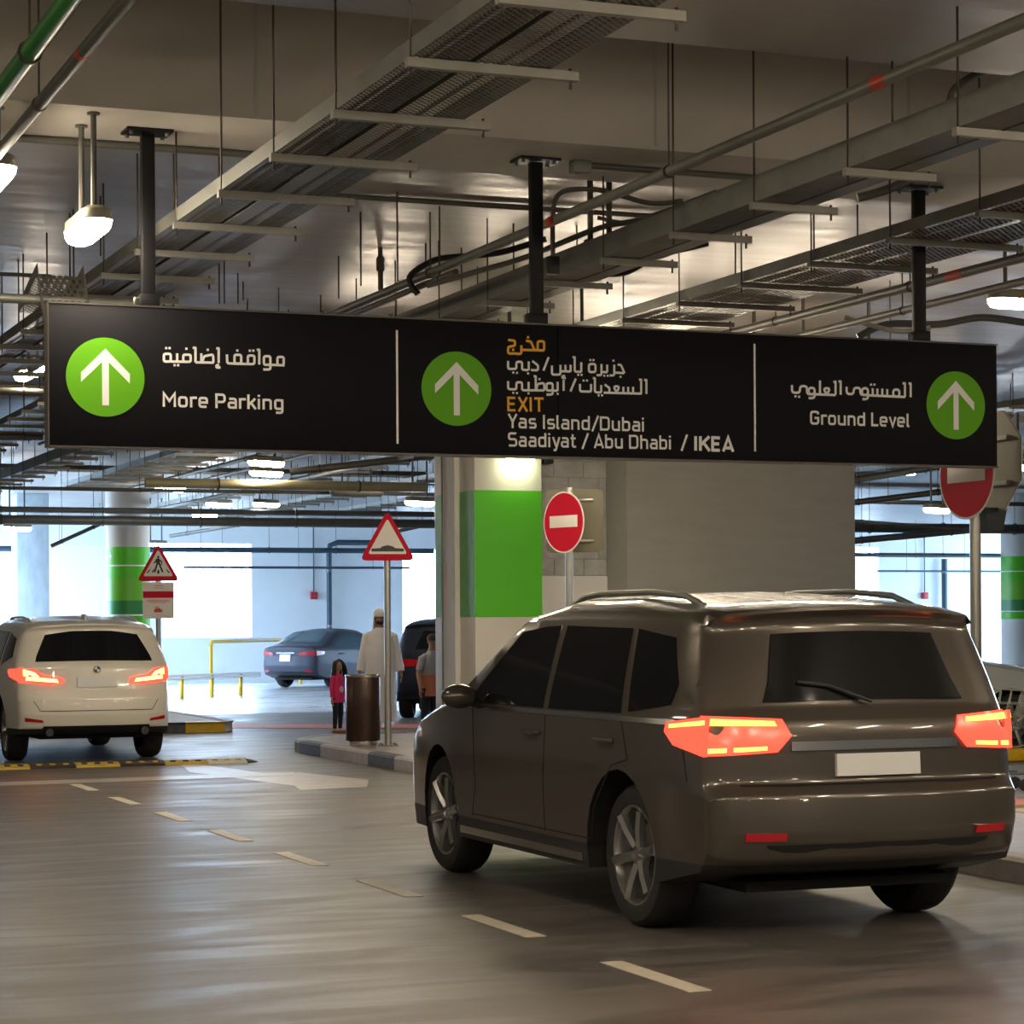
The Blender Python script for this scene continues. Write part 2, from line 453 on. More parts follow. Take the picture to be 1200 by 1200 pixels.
bx0, bx1, by = cx1, at_Y(735, 650, 25.4).x, 26.0
struct(MB().box((bx0, by + 0.02, 1.65), (bx1 + 0.3, by + 0.25, SLAB), M['mortar']).build('wall_block'))
wb = bpy.data.objects['wall_block']
bw, bh = 0.392, 0.192
bme = None
for r in range(11):
    z = 2.16 + r * 0.2
    if z + bh > SOF: break
    x = bx0 + 0.005 - (0.2 if r % 2 else 0.0)
    while x < bx1 - 0.02:
        xa, xb = max(x, bx0 + 0.004), min(x + bw, bx1 - 0.004)
        if xb - xa > 0.05:
            j = random.uniform(-0.004, 0.004)
            o = MB().bbox((xa, by + j, z), (xb, by + 0.06, z + bh), 0.006, M['block']).build('block', wb)
        x += 0.4
MB().box((bx0, by - 0.005, 1.65), (bx1, by + 0.03, 2.15), M['white']).build('painted_dado', wb)
# louvre below
lv = thing('louvre_grille', 'white slatted metal grille below the block wall, right of the green column', 'grille', (bx0, by, 0.15))
L = bx1 - bx0
MB().box((0, 0.10, 0), (L, 0.13, 1.5), M['galv_dark']).build('back_panel', lv)
for xx in (0.0, 0.33, L - 0.05):
    MB().box((xx, 0.0, 0), (xx + 0.05, 0.05, 1.5), M['white']).build('upright', lv)
slm = None
for k in range(14):
    mtx = Matrix.Translation((L / 2, 0.05, 0.08 + k * 0.105)) @ Matrix.Rotation(math.radians(35), 4, 'X')
    o = MB().box((-L / 2, -0.04, -0.006), (L / 2, 0.04, 0.006), M['white'], mtx).build('slat', lv)
MB().box((0, 0.0, 1.45), (L, 0.09, 1.5), M['white']).build('top_rail', lv)
px1 = at_Y(1002, 650, 25.4).x
struct(MB().box((bx1, 25.4, 0.0), (px1, 27.4, SLAB), M['plaster']).build('wall_plaster'))

# kerbed island with the poles
KX = 7.97
def island_outline():
    pts = []
    for k in range(0, 13):                        # rounded far end, from near-left side round to the right
        a = PI - PI * k / 12
        pts.append((9.28 + 1.31 * math.cos(a), 27.2 + 1.5 * math.sin(a)))
    pts += [(10.6, 26.85), (9.58, 26.85), (9.58, 25.35), (10.6, 25.35), (10.6, 22.0), (10.0, 17.5), (10.0, 9.0), (KX, 9.0)]
    return pts
isl = island_outline()
def inset_poly(poly, d):
    n = len(poly); out = []
    cxp = sum(p[0] for p in poly) / n; cyp = sum(p[1] for p in poly) / n
    A = sum(poly[i][0]*poly[(i+1) % n][1] - poly[(i+1) % n][0]*poly[i][1] for i in range(n))
    s = 1 if A > 0 else -1
    for i in range(n):
        a = Vector(poly[i-1]); b = Vector(poly[i]); c = Vector(poly[(i+1) % n])
        e1 = (b-a).normalized(); e2 = (c-b).normalized()
        n1 = Vector((-e1.y, e1.x))*s; n2 = Vector((-e2.y, e2.x))*s
        m_ = (n1+n2).normalized(); k = d/max(0.4, m_.dot(n1))
        out.append((b.x+m_.x*k, b.y+m_.y*k))
    return out
ii = inset_poly(isl, 0.14)
pav = thing('traffic_island', 'raised footpath island with kerb blocks carrying the sign poles and the bin', 'island', (0, 0, 0))
MB().prism(ii, lambda a, b: (a, b, 0), lambda a, b: (a, b, 0.149), M['paving']).build('paving', pav)
# kerb blocks along the left edge and round the end
def kerb_run(path, parent, size, h, wdt, mats, gap=0.008):
    """blocks along a path; the kerb face is on the path, body to the left-hand normal side given by wdt sign"""
    segs = []
    tot = 0; acc = [0]
    for i in range(len(path)-1):
        tot += (Vector(path[i+1])-Vector(path[i])).length; acc.append(tot)
    def at(s):
        for i in range(len(path)-1):
            if s <= acc[i+1] + 1e-9:
                t = (s-acc[i])/(acc[i+1]-acc[i]); a = Vector(path[i]); b = Vector(path[i+1])
                d = (b-a).normalized()
                return a.lerp(b, t), Vector((-d.y, d.x))
        return Vector(path[-1]), Vector((0, 0))
    n = int(round(tot/size)); st = tot/n
    for k in range(n):
        s0 = k*st+gap/2; s1 = (k+1)*st-gap/2
        q = [s0 + (s1-s0)*t/3 for t in range(4)]
        outer = [at(s) for s in q]
        m_ = mats[k % len(mats)]
        prof = [(0, -0.02), (0, h-0.03), (0.02, h-0.006), (0.045, h), (wdt, h), (wdt, -0.02)]
        rs = []
        for (p, nn) in outer:
            rs.append([(p.x+nn.x*a, p.y+nn.y*a, z) for (a, z) in prof])
        MB().rings(rs, m_, True, False).build('kerb_block', parent)
left_edge = [(KX, 28.9 - 1.7 - 0.0)] + []
path = [(10.6, 27.0)] + [p for p in reversed(isl[:13])][1:] + [(KX, 9.0)]
kerb_run(path, pav, 0.92, 0.155, 0.15, [M['kerb'], M['kerb'], M['kerb_dark']])
kerb_run([(10.0, 9.0), (10.0, 17.5), (10.6, 22.0), (10.6, 25.2)], pav, 0.92, 0.155, 0.15, [M['kerb'], M['kerb_dark']])

# far left island with a yellow and black kerb
ax = at_z(284, 858, 0).x; ay = 33.0
l2 = thing('traffic_island', 'far raised island with black and yellow kerb beside the first car', 'island', (0, 0, 0))
MB().box((-4, ay + 0.13, 0), (ax - 0.15, ay + 5, 0.149), M['white_conc']).build('paving', l2)
kerb_run([(ax, ay + 5), (ax, ay + 0.25), (ax - 0.25, ay), (-4, ay)][::1], l2, 0.62, 0.155, -0.14, [M['kerb'], M['kerb'], M['kerb'], M['kerb'], M['kerb'], M['kerb'], M['kerb'], M['kerb'], M['yellow'], M['kerb_dark'], M['yellow']])

# ------------------------------------------------------------ floor paint
def strip(name, pts, material, label=None, z=0.004, cat='marking', group=None):
    o = MB().prism(pts, lambda a, b: (a, b, 0.0005), lambda a, b: (a, b, z), material).build(name)
    if label: tag(o, label, cat, group)
    return o
cxl = 4.40
places = ['nearest the bottom edge', 'second from the bottom', 'third from the bottom', 'fourth from the bottom', 'fifth from the bottom',
          'sixth from the bottom', 'seventh from the bottom', 'eighth from the bottom, near the speed bump']
for k in range(8):
    y = 9.40 + 1.87 * k
    strip('lane_dash', [(cxl-.055, y-.47), (cxl+.055, y-.47), (cxl+.055, y+.47), (cxl-.055, y+.47)], M['line'],
          'cream lane dash on the asphalt, ' + places[k], group='painted lane dashes')
g0 = lambda px, py: tuple(at_z(px, py, 0)[:2])
strip('road_line', [g0(0, 921), g0(0, 917), g0(345, 905), g0(345, 909)], M['line_worn'], 'thin worn white line across the lane, in front of the speed bump')
strip('road_arrow', [g0(212, 896), g0(235, 896), g0(330, 909), g0(350, 905), g0(432, 914), g0(430, 922), g0(352, 926), g0(345, 921), g0(222, 905)][::-1], M['line_worn'], 'faded white road arrow left of the island end', z=0.002)
strip('red_stripe', [g0(270, 853.5), g0(500, 853.5), g0(500, 849), g0(270, 849)], M['salmon'], 'salmon red stripe on the road beyond the island end', z=0.006)
x0, x1 = 10.05, 20.0
def ys(py): return at_z(1180, py, 0).y
for i, py in enumerate((950, 955.5, 961.5, 968, 975)):
    y = ys(py)
    strip('rumble_stripe', [(x0, y-.09), (x1, y-.09), (x1, y+.09), (x0, y+.09)], M['yellow_dull'],
          'yellow road stripe behind the right sign pole, ' + ['first of five below the red stripe', 'second of five below the red stripe', 'middle one of five', 'fourth of five below the red stripe', 'last of five, by the island kerb'][i], group='yellow rumble stripes', z=0.006)
y = ys(941)
strip('red_stripe', [(x0, y-.28), (x1, y-.28), (x1, y+.28), (x0, y+.28)], M['salmon'], 'red stripe on the road above the yellow stripes at the right edge')

# raised yellow and black kerb at the right edge
y = at_z(1180, 893, 0).y
yk = thing('lane_divider', 'low yellow and black divider in front of the parked pale car', 'divider', (at_z(1150, 893, 0).x, y, 0))
for k in range(7):
    m_ = M['yellow'] if k % 2 == 0 else M['black']
    MB().bbox((k*0.6, 0, 0), (k*0.6+0.59, 0.3, 0.14), 0.03, m_).build('block', yk)

# speed bump
sb = thing('speed_bump', 'yellow, black and white rubber speed bump across the left lane', 'speed bump', (0, 25.75, 0))
edges = [-60, -19, 33, 86, 138, 190, 240, 286]
cols = [M['black'], M['yellow_dull'], M['black'], M['yellow_dull'], M['black'], M['yellow_dull'], M['white_conc']]
def bump_piece(xa, xb, m_, taper=False):
    prof = [(-.17, 0), (-.15, .02), (-.06, .048), (.06, .048), (.15, .02), (.17, 0)]
    r1 = [(xa, a, z) for a, z in prof]; r2 = [(xb, a*(.3 if taper else 1), z*(.2 if taper else 1)) for a, z in prof]
    return MB().rings([r1, r2], m_, True, False)
for i in range(7):
    xa, xb = at_Y(edges[i], 890, 25.75).x, at_Y(edges[i+1], 890, 25.75).x
    o = bump_piece(xa+.004, xb-.004, cols[i]).build('bump_segment', sb)
    for k in range(3):
        xm = xa + (xb-xa)*(k+0.7)/3.4
        MB().box((xm-.03, -.11, .034), (xm+.03, -.03, .05), M['black'] if i % 2 else M['yellow_dull']).build('reflector', o)
bump_piece(at_Y(286, 890, 25.75).x+.004, at_Y(301, 890, 25.75).x, M['black'], True).build('end_cap', sb)

# ------------------------------------------------------------ round wayfinding columns
def curved(mb, R, a0, a1, z0, z1, material, th=0.003, n=14):
    rr = []
    for k in range(n+1):
        a = a0+(a1-a0)*k/n
        c, s_ = math.cos(a), math.sin(a)
        rr.append([(R*c, R*s_, z0), ((R+th)*c, (R+th)*s_, z0), ((R+th)*c, (R+th)*s_, z1), (R*c, R*s_, z1)])
    mb.rings(rr, material, True, True)
def round_column(px, Y, label, flip):
    c = at_Y(px, 700, Y)
    t = thing('round_column', label, 'column', (c.x, c.y, 0))
    R = 0.40
    MB().lathe([(R, 0), (R, SLAB)], M['white_conc'], 40).build('shaft', t)
    face = math.atan2(-c.y, -c.x)          # towards the camera
    for (za, zb, m_) in ((2.42, 3.0, M['green']), (2.02, 2.42, M['green_lime']), (1.76, 2.02, M['green_dark']), (1.58, 1.76, M['green'])):
        mb = MB(); curved(mb, R, face-2.6, face+2.6, za, zb, m_, n=40); mb.build('painted_band', t)
    for z in (2.66, 1.755):
        mb = MB(); curved(mb, R+.003, face-2.6, face+2.6, z-.012, z+.012, M['white'], n=40); mb.build('white_line', t)
    mb = MB()
    o = -1.0*flip
    curved(mb, R+.003, face+o-.16, face+o+.16, 2.82, 2.84, M['white'])
    for k in range(5):
        aa = face+o+(.16-.035*k)*flip*-1*-1
        curved(mb, R+.003, aa-.02, aa+.02, 2.83+.018*k, 2.85+.018*k, M['white'], n=2)
        curved(mb, R+.003, aa-.02, aa+.02, 2.81-.018*k, 2.83-.018*k, M['white'], n=2)
    mb.build('arrow', t)
    return t
round_column(150, 42.0, 'round column with green wayfinding bands behind the crossing sign', 1)
round_column(1194, 44.5, 'round column with green wayfinding bands at the right edge', -1)

# ------------------------------------------------------------ cable trays
def rod(mb, x, y, z0, z1, r=0.006): mb.tube([(x, y, z0), (x, y, z1)], r, M['rod'], 5)
def topz(y):
    for (a, b) in ((12.2, 13.2), (27.4, 28.2), (41.6, 42.4)):
        if a - .02 < y < b + .02: return SOF
    return 4.40 if y < 10.1 else 4.98 if y < 12.2 else SLAB
def cable_tray(lanes, y0, y1, z, ystrut, sx0, sx1, label, bed, rail_h=0.075, step=1.0, rodx=None, solid=False, cables=True, group=None):
    t = thing('cable_tray', label, 'cable tray', (lanes[0][0], y0, z), group=group)
    ox, L = lanes[0][0], y1 - y0
    for (a, b) in lanes:
        a -= ox; b -= ox
        for x in (a, b):
            s_ = 1 if x == a else -1
            MB().box((x, 0, 0), (x+s_*.003, L, rail_h), M['galv']).box((x+s_*.003, 0, rail_h-.003), (x+s_*.018, L, rail_h), M['galv']).build('side_rail', t)
        MB().add and None
        mb = MB()
        if solid:
            mb.box((a, 0, -.002), (b, L, 0), M['galv_dark'])
            MB().box((a+.62*(b-a), 0, -.006), (a+.66*(b-a), L, -.002), M['cable']).build('cover_joint', t)
        else: mb.add([(a, 0, 0), (b, 0, 0), (b, L, 0), (a, L, 0)], [(0, 3, 2, 1)], bed)
        mb.build('tray_bed', t)
        if cables:
            mb = MB(); n = int((b-a)/.05)
            for k in range(n):
                if random.random() < .25: continue
                x = a + .03 + k*.05
                pts = []; yk = 0; xx = x
                while yk <= L:
                    pts.append((xx + random.uniform(-.012, .012), yk, .016 + random.uniform(0, .006))); yk += 2.0
                mb.tube(pts, random.uniform(.008, .014), M['cable'], 5)
            if mb.v:
                o = mb.build('cable', t); o['kind'] = 'stuff'
    # struts
    smesh = MB().box((sx0-ox, -.02, -.042), (sx1-ox, .021, -.004), M['strut']).build('strut', t)
    rods = rodx or [sx0 + .03, sx1 - .03]
    first = True; k = 0; y = ystrut
    while y > y0 + step: y -= step
    while y < y1:
        o = smesh if first else shared('strut', smesh.data, t)
        o.location = (0, y - y0, 0)
        for rx in rods:
            mb = MB(); rod(mb, rx-ox, 0, -.08, topz(y) - z); mb.build('hanger_rod', o)
        for rx in (sx1-.03,):
            mb = MB(); mb.tube([(rx-ox, 0, -.075), (rx-ox, 0, 0.01)], .007, M['rod'], 5)
            mb.build('bolt', o)
        first = False; y += step
    return t
zt = 3.85
ys0 = at_z(320, 184, zt - .02).y
xa = at_z(320, 180, zt).x
cable_tray([(xa, xa+.24), (xa+.27, xa+.60)], 7.2, 21.0, zt, ys0, xa-.02, xa+.72, 'double perforated cable tray running diagonally from top centre to the sign', M['perf'], rodx=[xa])
xb = at_z(983, 200, zt).x
cable_tray([(xb, xb+.36)], 6.3, 45.0, zt, at_z(983, 200, zt-.02).y, xb-.02, xb+.50, 'deep closed cable trunking below the long grey pipe at upper right', M['perf2'], rail_h=.14, solid=True, rodx=[xb], cables=False)
zc = 3.97
xc = at_z(948, 307, zc).x
cable_tray([(xc, xc+.80)], 9.8, 40.0, zc, at_z(948, 309, zc-.02).y, xc-.03, xc+.95, 'wide slotted cable tray crossing behind the right black sign post', M['perf2'], rodx=[xc-.01])
cable_tray([(10.9, 11.5)], 30.0, 55.0, 4.05, 30.5, 10.85, 11.6, 'cable tray far back above the grey sedan', M['perf2'], cables=False)
cable_tray([(13.2, 13.7)], 29.0, 56.0, 4.05, 30.5, 13.1, 13.8, 'narrow cable tray far back, left of the square column top', M['perf2'], cables=False)
cable_tray([(19.5, 20.1)], 20.0, 56.0, 4.05, 30.5, 19.4, 20.2, 'cable tray far back, right of the plastered wall', M['perf2'], cables=False)
cable_tray([(15.2, 15.7)], 17.0, 50.0, 4.05, 18.5, 15.1, 15.8, 'cable tray above the right edge lamp', M['perf2'], cables=False)
cable_tray([(4.6, 5.2)], 19.0, 40.0, 4.05, 19.5, 4.5, 5.3, 'low cable tray far back, left of the big sign underside', M['perf'], cables=False)
# bent perforated offset piece at the left of the sign
pa = at_depth(47, 352, 13.9); 
bt = thing('cable_tray', 'bent perforated tray offset above the left end of the sign', 'cable tray', pa)
for (z0, z1, y0_, y1_) in ((0, .17, 0, .1), (.17, .02, .1, .75), (-.14, 0, -.12, 0)):
    MB().add([(0, y0_, z0), (.28, y0_, z0), (.28, y1_, z1), (0, y1_, z1)], [(0, 1, 2, 3)], M['perf']).build('bent_panel', bt)
    for x in (0, .28):
        MB().prism([(y0_, z0), (y1_, z1), (y1_, z1+.07), (y0_, z0+.07)], lambda a, b: (x, a, b), lambda a, b: (x+.004, a, b), M['galv']).build('side_rail', bt)

# ------------------------------------------------------------ pipes
def pipe(pts, r, material, name, label, cat='pipe', rods=None, clamp=True, bands=None, group=None, rodstep=None):
    pts = [Vector(p) for p in pts]
    o0 = pts[0]
    t = thing(name, label, cat, o0, group=group)
    MB().tube([p-o0 for p in pts], r, material, 10).build('tube', t)
    if rods:
        for k in rods:
            i, f_ = (0, k) if len(pts) == 2 else (min(int(k*(len(pts)-1)), len(pts)-2), k*(len(pts)-1) % 1)
            p = pts[i].lerp(pts[i+1], f_)
            q = p - o0
            mb = MB(); rod(mb, q.x, q.y, q.z + r, topz(p.y) - o0.z, .0055)
            d = (pts[i+1]-pts[i]).normalized()
            mb.tube([q-d*.012, q+d*.012], r*1.22, M['rod'], 10)
            mb.build('pipe_hanger', t)
    if bands:
        for (k, l) in bands:
            p = pts[0].lerp(pts[-1], k)-o0; d = (pts[-1]-pts[0]).normalized()
            MB().tube([p-d*l/2, p+d*l/2], r*1.04, M['red'], 12).build('red_band', t)
    return t
fr = lambda a, b, step, start=0.02: [start + step*k/((b-a).length) for k in range(int((b-a).length/step))]
def ypipe(px, py, z, y0, y1): 
    p = at_z(px, py, z); return Vector((p.x, y0, z)), Vector((p.x, y1, z))
a, b = ypipe(1000, 109, 4.0, 7.0, 24.0)
yb = [(at_z(1031, 95, 4.0).y-7.0)/17.0, (at_z(642, 258, 4.0).y-7.0)/17.0]
pipe([a, b], .030, M['conduit_pale'], 'sprinkler_pipe', 'long pale grey pipe with red bands crossing the upper right', rods=fr(a, b, 3.8, .02), bands=[(yb[0], .12), (yb[1], .12)])
a, b = ypipe(1000, 114, 3.93, 12.0, 30.0)
a.x += .10; b.x += .10; a.y = 14.4
pipe([a, b], .022, M['conduit'], 'conduit', 'thin dark conduit alongside the long grey pipe', rods=fr(a, b, 5))
a, b = ypipe(45, 48, 4.1, 6.0, 11.3)
pipe([a, b], .045, M['pipe_green'], 'water_pipe', 'bright green pipe in the top left corner', rods=[.35, .55, .78])
a, b = ypipe(80, 82, 4.05, 6.0, 12.3)
pipe([a, b], .030, M['conduit'], 'water_pipe', 'dark grey pipe with a red band beside the green pipe', rods=[.4, .78], bands=[((at_z(98, 62, 4.05).y-6)/6.3, .06)])
a, b = ypipe(1120, 322, 3.95, 9.5, 40.0)
pipe([a, b], .034, M['conduit'], 'sprinkler_pipe', 'dark pipe with a red band right of the right sign post', rods=fr(a, b, 2.0), bands=[((at_z(1120, 322, 3.95).y-9.5)/30.5, .2)])
a, b = ypipe(1120, 349, 3.9, 9.5, 40.0)
pipe([a, b], .028, M['conduit'], 'sprinkler_pipe', 'lower dark pipe running below the red banded pipe', rods=fr(a, b, 2.4))
a, b = ypipe(1190, 385, 3.8, 16, 50.0)
pipe([a, b], .035, M['conduit'], 'sprinkler_pipe', 'dark pipe above the right end of the sign', rods=fr(a, b, 2.4))
a, b = ypipe(700, 300, 4.15, 14.6, 40.0)
pipe([a, b], .055, M['conduit_pale'], 'sprinkler_pipe', 'thick beige pipe between the trunking and the long grey pipe', rods=fr(a, b, 2.0))
# transverse pipes under the slab, near part
def xpipe(pxa, pya, pxb, pyb, Y, r, material, label, z=None, rodstep=2.0, name='conduit', bands=None):
    a = at_Y(pxa, pya, Y); b = at_Y(pxb, pyb, Y)
    if z is None: z = (a.z+b.z)/2
    a.z = b.z = z
    L_ = (b-a).length
    return pipe([a, b], r, material, name, label, rods=[(.5+k)*rodstep/L_ for k in range(int(L_/rodstep))] if rodstep else None, bands=bands)
xpipe(8, 155, 322, 178, 13.02, .022, M['conduit'], 'dark conduit along the near beam edge above the left sign post', z=4.325, rodstep=0)
xpipe(372, 222, 810, 246, 14.45, .018, M['conduit'], 'dark thin conduit on the slab behind the middle sign post', z=4.395, rodstep=0)
xpipe(690, 190, 905, 205, 12.65, .020, M['conduit'], 'conduit ending in a junction box, right of the middle sign post', z=4.325, rodstep=0)
p = at_Y(680, 190, 12.65); p.z = 4.31
jb = thing('junction_box', 'small grey junction box on the beam right of the middle post', 'junction box', p)
MB().bbox((-.06, -.04, -.035), (.06, .04, .04), .008, M['galv']).build('housing', jb)
MB().lathe([(.012, -.042), (.012, -.034)], M['red'], 10, (-.02, 0, 0)).build('indicator', jb)
xpipe(-20, 320, 60, 324, 15.6, .014, M['conduit'], 'thin conduit at the left edge below the warm lamp', rodstep=0)
xpipe(-10, 350, 175, 356, 14.0, .030, M['galv'], 'galvanised channel just above the left end of the sign', rodstep=0)
for i, (pa_, pb_, Y, r, m_, z, lab) in enumerate((
    ((170, 553), (500, 563), 33.0, .075, 'conduit_yellow', 3.64, 'cream pipe crossing just below the sign, left of the square column'),
    ((-60, 548), (500, 560), 38.5, .04, 'conduit', 4.22, 'dark pipe across the far ceiling, highest of the far crossing pipes'),
    ((-60, 562), (508, 575), 35.5, .03, 'conduit', 3.68, 'thin dark pipe across the far ceiling below the cream pipe'),
    ((-60, 590), (508, 598), 40.5, .055, 'conduit', 3.60, 'grey pipe across the far ceiling just above the thickest pipe'),
    ((-60, 606), (508, 606), 40.0, .085, 'conduit', 3.40, 'thickest dark pipe across the far ceiling above the green round column band'),
    ((-60, 640), (508, 641), 56.0, .07, 'pipe_blue', 3.42, 'blue-grey pipe across the far bay above the white opening'),
    ((215, 662), (480, 662), 58.6, .035, 'pipe_blue', 3.05, 'thin sprinkler pipe hanging low before the far wall'),
    ((975, 603), (1230, 600), 40.0, .10, 'conduit', 3.42, 'thick dark pipe across the right gap beside the no entry sign'),
    ((975, 575), (1230, 573), 36.0, .04, 'conduit', 3.70, 'thin dark pipe high in the right gap'),
    ((975, 637), (1230, 636), 48.0, .035, 'conduit_pale', 3.15, 'pale thin pipe across the right gap'),
    ((975, 645), (1230, 645), 57.0, .045, 'pipe_blue', 3.40, 'blue pipe across the right gap near the far wall'),
    ((1028, 665), (1230, 665), 58.6, .03, 'pipe_blue', 3.00, 'lowest thin pipe before the far wall in the right gap'),
    ((-40, 470), (50, 470), 24.0, .04, 'conduit', 4.0, 'dark pipe at the left edge beside the sign end'),
    ((-40, 500), (50, 500), 28.5, .04, 'conduit', 3.9, 'dark pipe at the left edge below the lamp pair'),
    ((740, 345), (960, 350), 21.0, .03, 'conduit', 4.33, 'thin pipe in front of the bright ceiling patch right of the middle post'),
    )):
    a = at_Y(*pa_, Y); b = at_Y(*pb_, Y); a.z = b.z = z
    L_ = (b-a).length; n = max(2, int(L_/1.6))
    pipe([a, b], r, M[m_], 'water_pipe', lab, rods=[(k+.5)/n for k in range(n)])
# slanting branch pipes of the far ceiling
for i, (p1_, p2_, r, lab) in enumerate((
    ((340, 553, 31), (515, 533, 31), .05, 'slanting branch pipe left of the square column'),
    ((200, 628, 44), (300, 612, 42), .035, 'slanting branch pipe over the crossing sign'),
    ((60, 640, 41), (122, 612, 41), .035, 'slanting branch pipe left of the green round column'),
    ((975, 567, 33), (1130, 542, 33), .05, 'upper slanting pipe in the right gap'),
    ((975, 592, 37), (1130, 573, 37), .05, 'middle slanting pipe in the right gap'),
    ((975, 636, 46), (1150, 620, 46), .07, 'lower slanting pipe in the right gap'),
    ((975, 609, 43), (1150, 622, 43), .04, 'crossing slanting pipe in the right gap'),
    ((455, 655-30, 44), (505, 620-6, 44), .035, 'short slanting branch behind the bump sign'),
    )):
    a = at_depth(*p1_); b = at_depth(*p2_)
    pipe([a, b], r, M['conduit'], 'branch_pipe', lab, rods=[.2, .8])
# curved conduits and drops near the middle post
def curve_pts(pl, n=6):
    out = []
    P_ = [pl[0]] + pl + [pl[-1]]
    for i in range(1, len(P_)-2):
        for k in range(n):
            t = k/n
            p = 0.5*((2*P_[i]) + (-P_[i-1]+P_[i+1])*t + (2*P_[i-1]-5*P_[i]+4*P_[i+1]-P_[i+2])*t*t + (-P_[i-1]+3*P_[i]-3*P_[i+1]+P_[i+2])*t**3)
            out.append(p)
    out.append(pl[-1]); return out
def bent(pxs, d, r, m_, name, label):
    pts = curve_pts([at_depth(x, y, d + (q[0] if q else 0)) for (x, y, *q) in pxs])
    o0 = pts[0].copy()
    t = thing(name, label, 'conduit', o0)
    MB().tube([p-o0 for p in pts], r, m_, 8).build('tube', t)
    return t
bent([(648, 300), (648, 250), (655, 228), (675, 222), (710, 224), (760, 238), (800, 236)], 14.3, .016, M['conduit'], 'bent_conduit', 'bent conduit hoop just right of the middle post')
bent([(490, 345), (480, 325), (510, 305), (550, 300), (590, 295), (640, 280)], 16.0, .022, M['cable'], 'hanging_cable', 'sagging black cable left of the middle post')
bent([(640, 320), (680, 318), (730, 320), (770, 300), (830, 285)], 16.0, .022, M['cable'], 'hanging_cable', 'sagging black cable right of the middle post')
bent([(500, 335), (560, 318), (620, 300), (700, 268), (760, 255), (840, 225)], 14.6, .018, M['conduit'], 'bent_conduit', 'long wavy conduit below the grey pipe')
bent([(700, 255), (740, 262), (775, 252), (810, 258), (860, 240)], 14.9, .014, M['conduit'], 'bent_conduit', 'wavy conduit right of the vertical drops')
bent([(1113, 130), (1116, 108), (1135, 92), (1170, 75), (1215, 58)], 12.6, .022, M['conduit'], 'bent_conduit', 'bent conduit rising above the trunking at the right edge')
bent([(1005, 232), (1040, 222), (1080, 205), (1108, 198), (1115, 188), (1115, 176)], 14.4, .028, M['conduit'], 'bent_conduit', 'elbowed pipe at the foot of the right beam plate')
bent([(1005, 395), (1040, 380), (1100, 380), (1150, 372), (1200, 378)], 19.0, .03, M['cable'], 'hanging_cable', 'black cable bundle above the right end of the sign')
bent([(990, 372), (1050, 388), (1090, 384)], 18.6, .02, M['conduit'], 'hanging_cable', 'grey cable loop left of the right sign post')
def drop(px, y0, y1, d, lab):
    a = at_depth(px, y0, d); b = at_depth(px, y1, d)
    t = thing('conduit_drop', lab, 'conduit', b)
    h = a.z-b.z
    MB().tube([(0, 0, 0), (0, 0, h)], .020, M['conduit'], 8).build('tube', t)
    MB().bbox((-.035, -.03, -.05), (.035, .03, .06), .006, M['cable']).build('end_box', t)
drop(692, 210, 292, 14.6, 'vertical conduit drop with black end box, left one of the pair on the trunking')
drop(714, 212, 288, 14.7, 'vertical conduit drop with black end box, right one of the pair on the trunking')
drop(648, 300, 312, 14.4, 'short conduit drop with black box beside the middle post')
# single rods hanging from the slab
hr = [(423, 248, 335), (466, 225, 330), (397, 300, 350), (499, 285, 318), (541, 290, 340), (602, 262, 320), (285, 330, 352), (257, 302, 356), (263, 304, 356), (279, 320, 356), (204, 180, 262), (257, 180, 225),
      (82, 250, 330), (118, 230, 300), (22, 305, 380), (1046, 72, 155), (954, 235, 320), (1005, 240, 285), (862, 265, 330)]
ORD = ['first', 'second', 'third', 'fourth', 'fifth', 'sixth', 'seventh', 'eighth', 'ninth', 'tenth', 'eleventh', 'twelfth', 'thirteenth', 'fourteenth', 'fifteenth', 'sixteenth', 'seventeenth', 'eighteenth', 'nineteenth', 'twentieth', 'twenty-first', 'twenty-second', 'twenty-third', 'twenty-fourth']
rank = {i: r for r, i in enumerate(sorted(range(len(hr)), key=lambda k: hr[k][0]))}
for i, (px, ya, yb_) in enumerate(hr):
    p = at_z(px, ya, SLAB)
    if p.y < 12.3 or p.y > 30: pass
    if p.length > 40: continue
    if p.y < 12.3: p = at_z(px, ya, 4.40)
    d = p.dot(Vector((ST, CT, 0)))
    q = at_depth(px, yb_, d)
    top_ = topz(q.y)
    mb = MB(); mb.tube([(0, 0, 0), (0, 0, top_ - q.z)], .006, M['rod'], 6)
    o = mb.build('threaded_rod'); o.location = q
    tag(o, 'thin threaded rod under the slab, ' + ORD[rank[i]] + ' from the left', 'rod', 'threaded rods under the slab')
p = at_z(446, 290, SLAB)
sp = thing('sprinkler_drop', 'thick short sprinkler drop hanging from the slab left of the middle post', 'sprinkler', at_depth(446, 340, p.dot(Vector((ST, CT, 0)))))
MB().lathe([(.02, 0), (.02, .14), (.032, .15), (.032, .24), (.018, .26), (.018, .32)], M['conduit'], 12).build('body', sp)
MB().lathe([(.03, .33), (.005, .345), (.03, .36)], M['galv'], 12).build('head', sp)
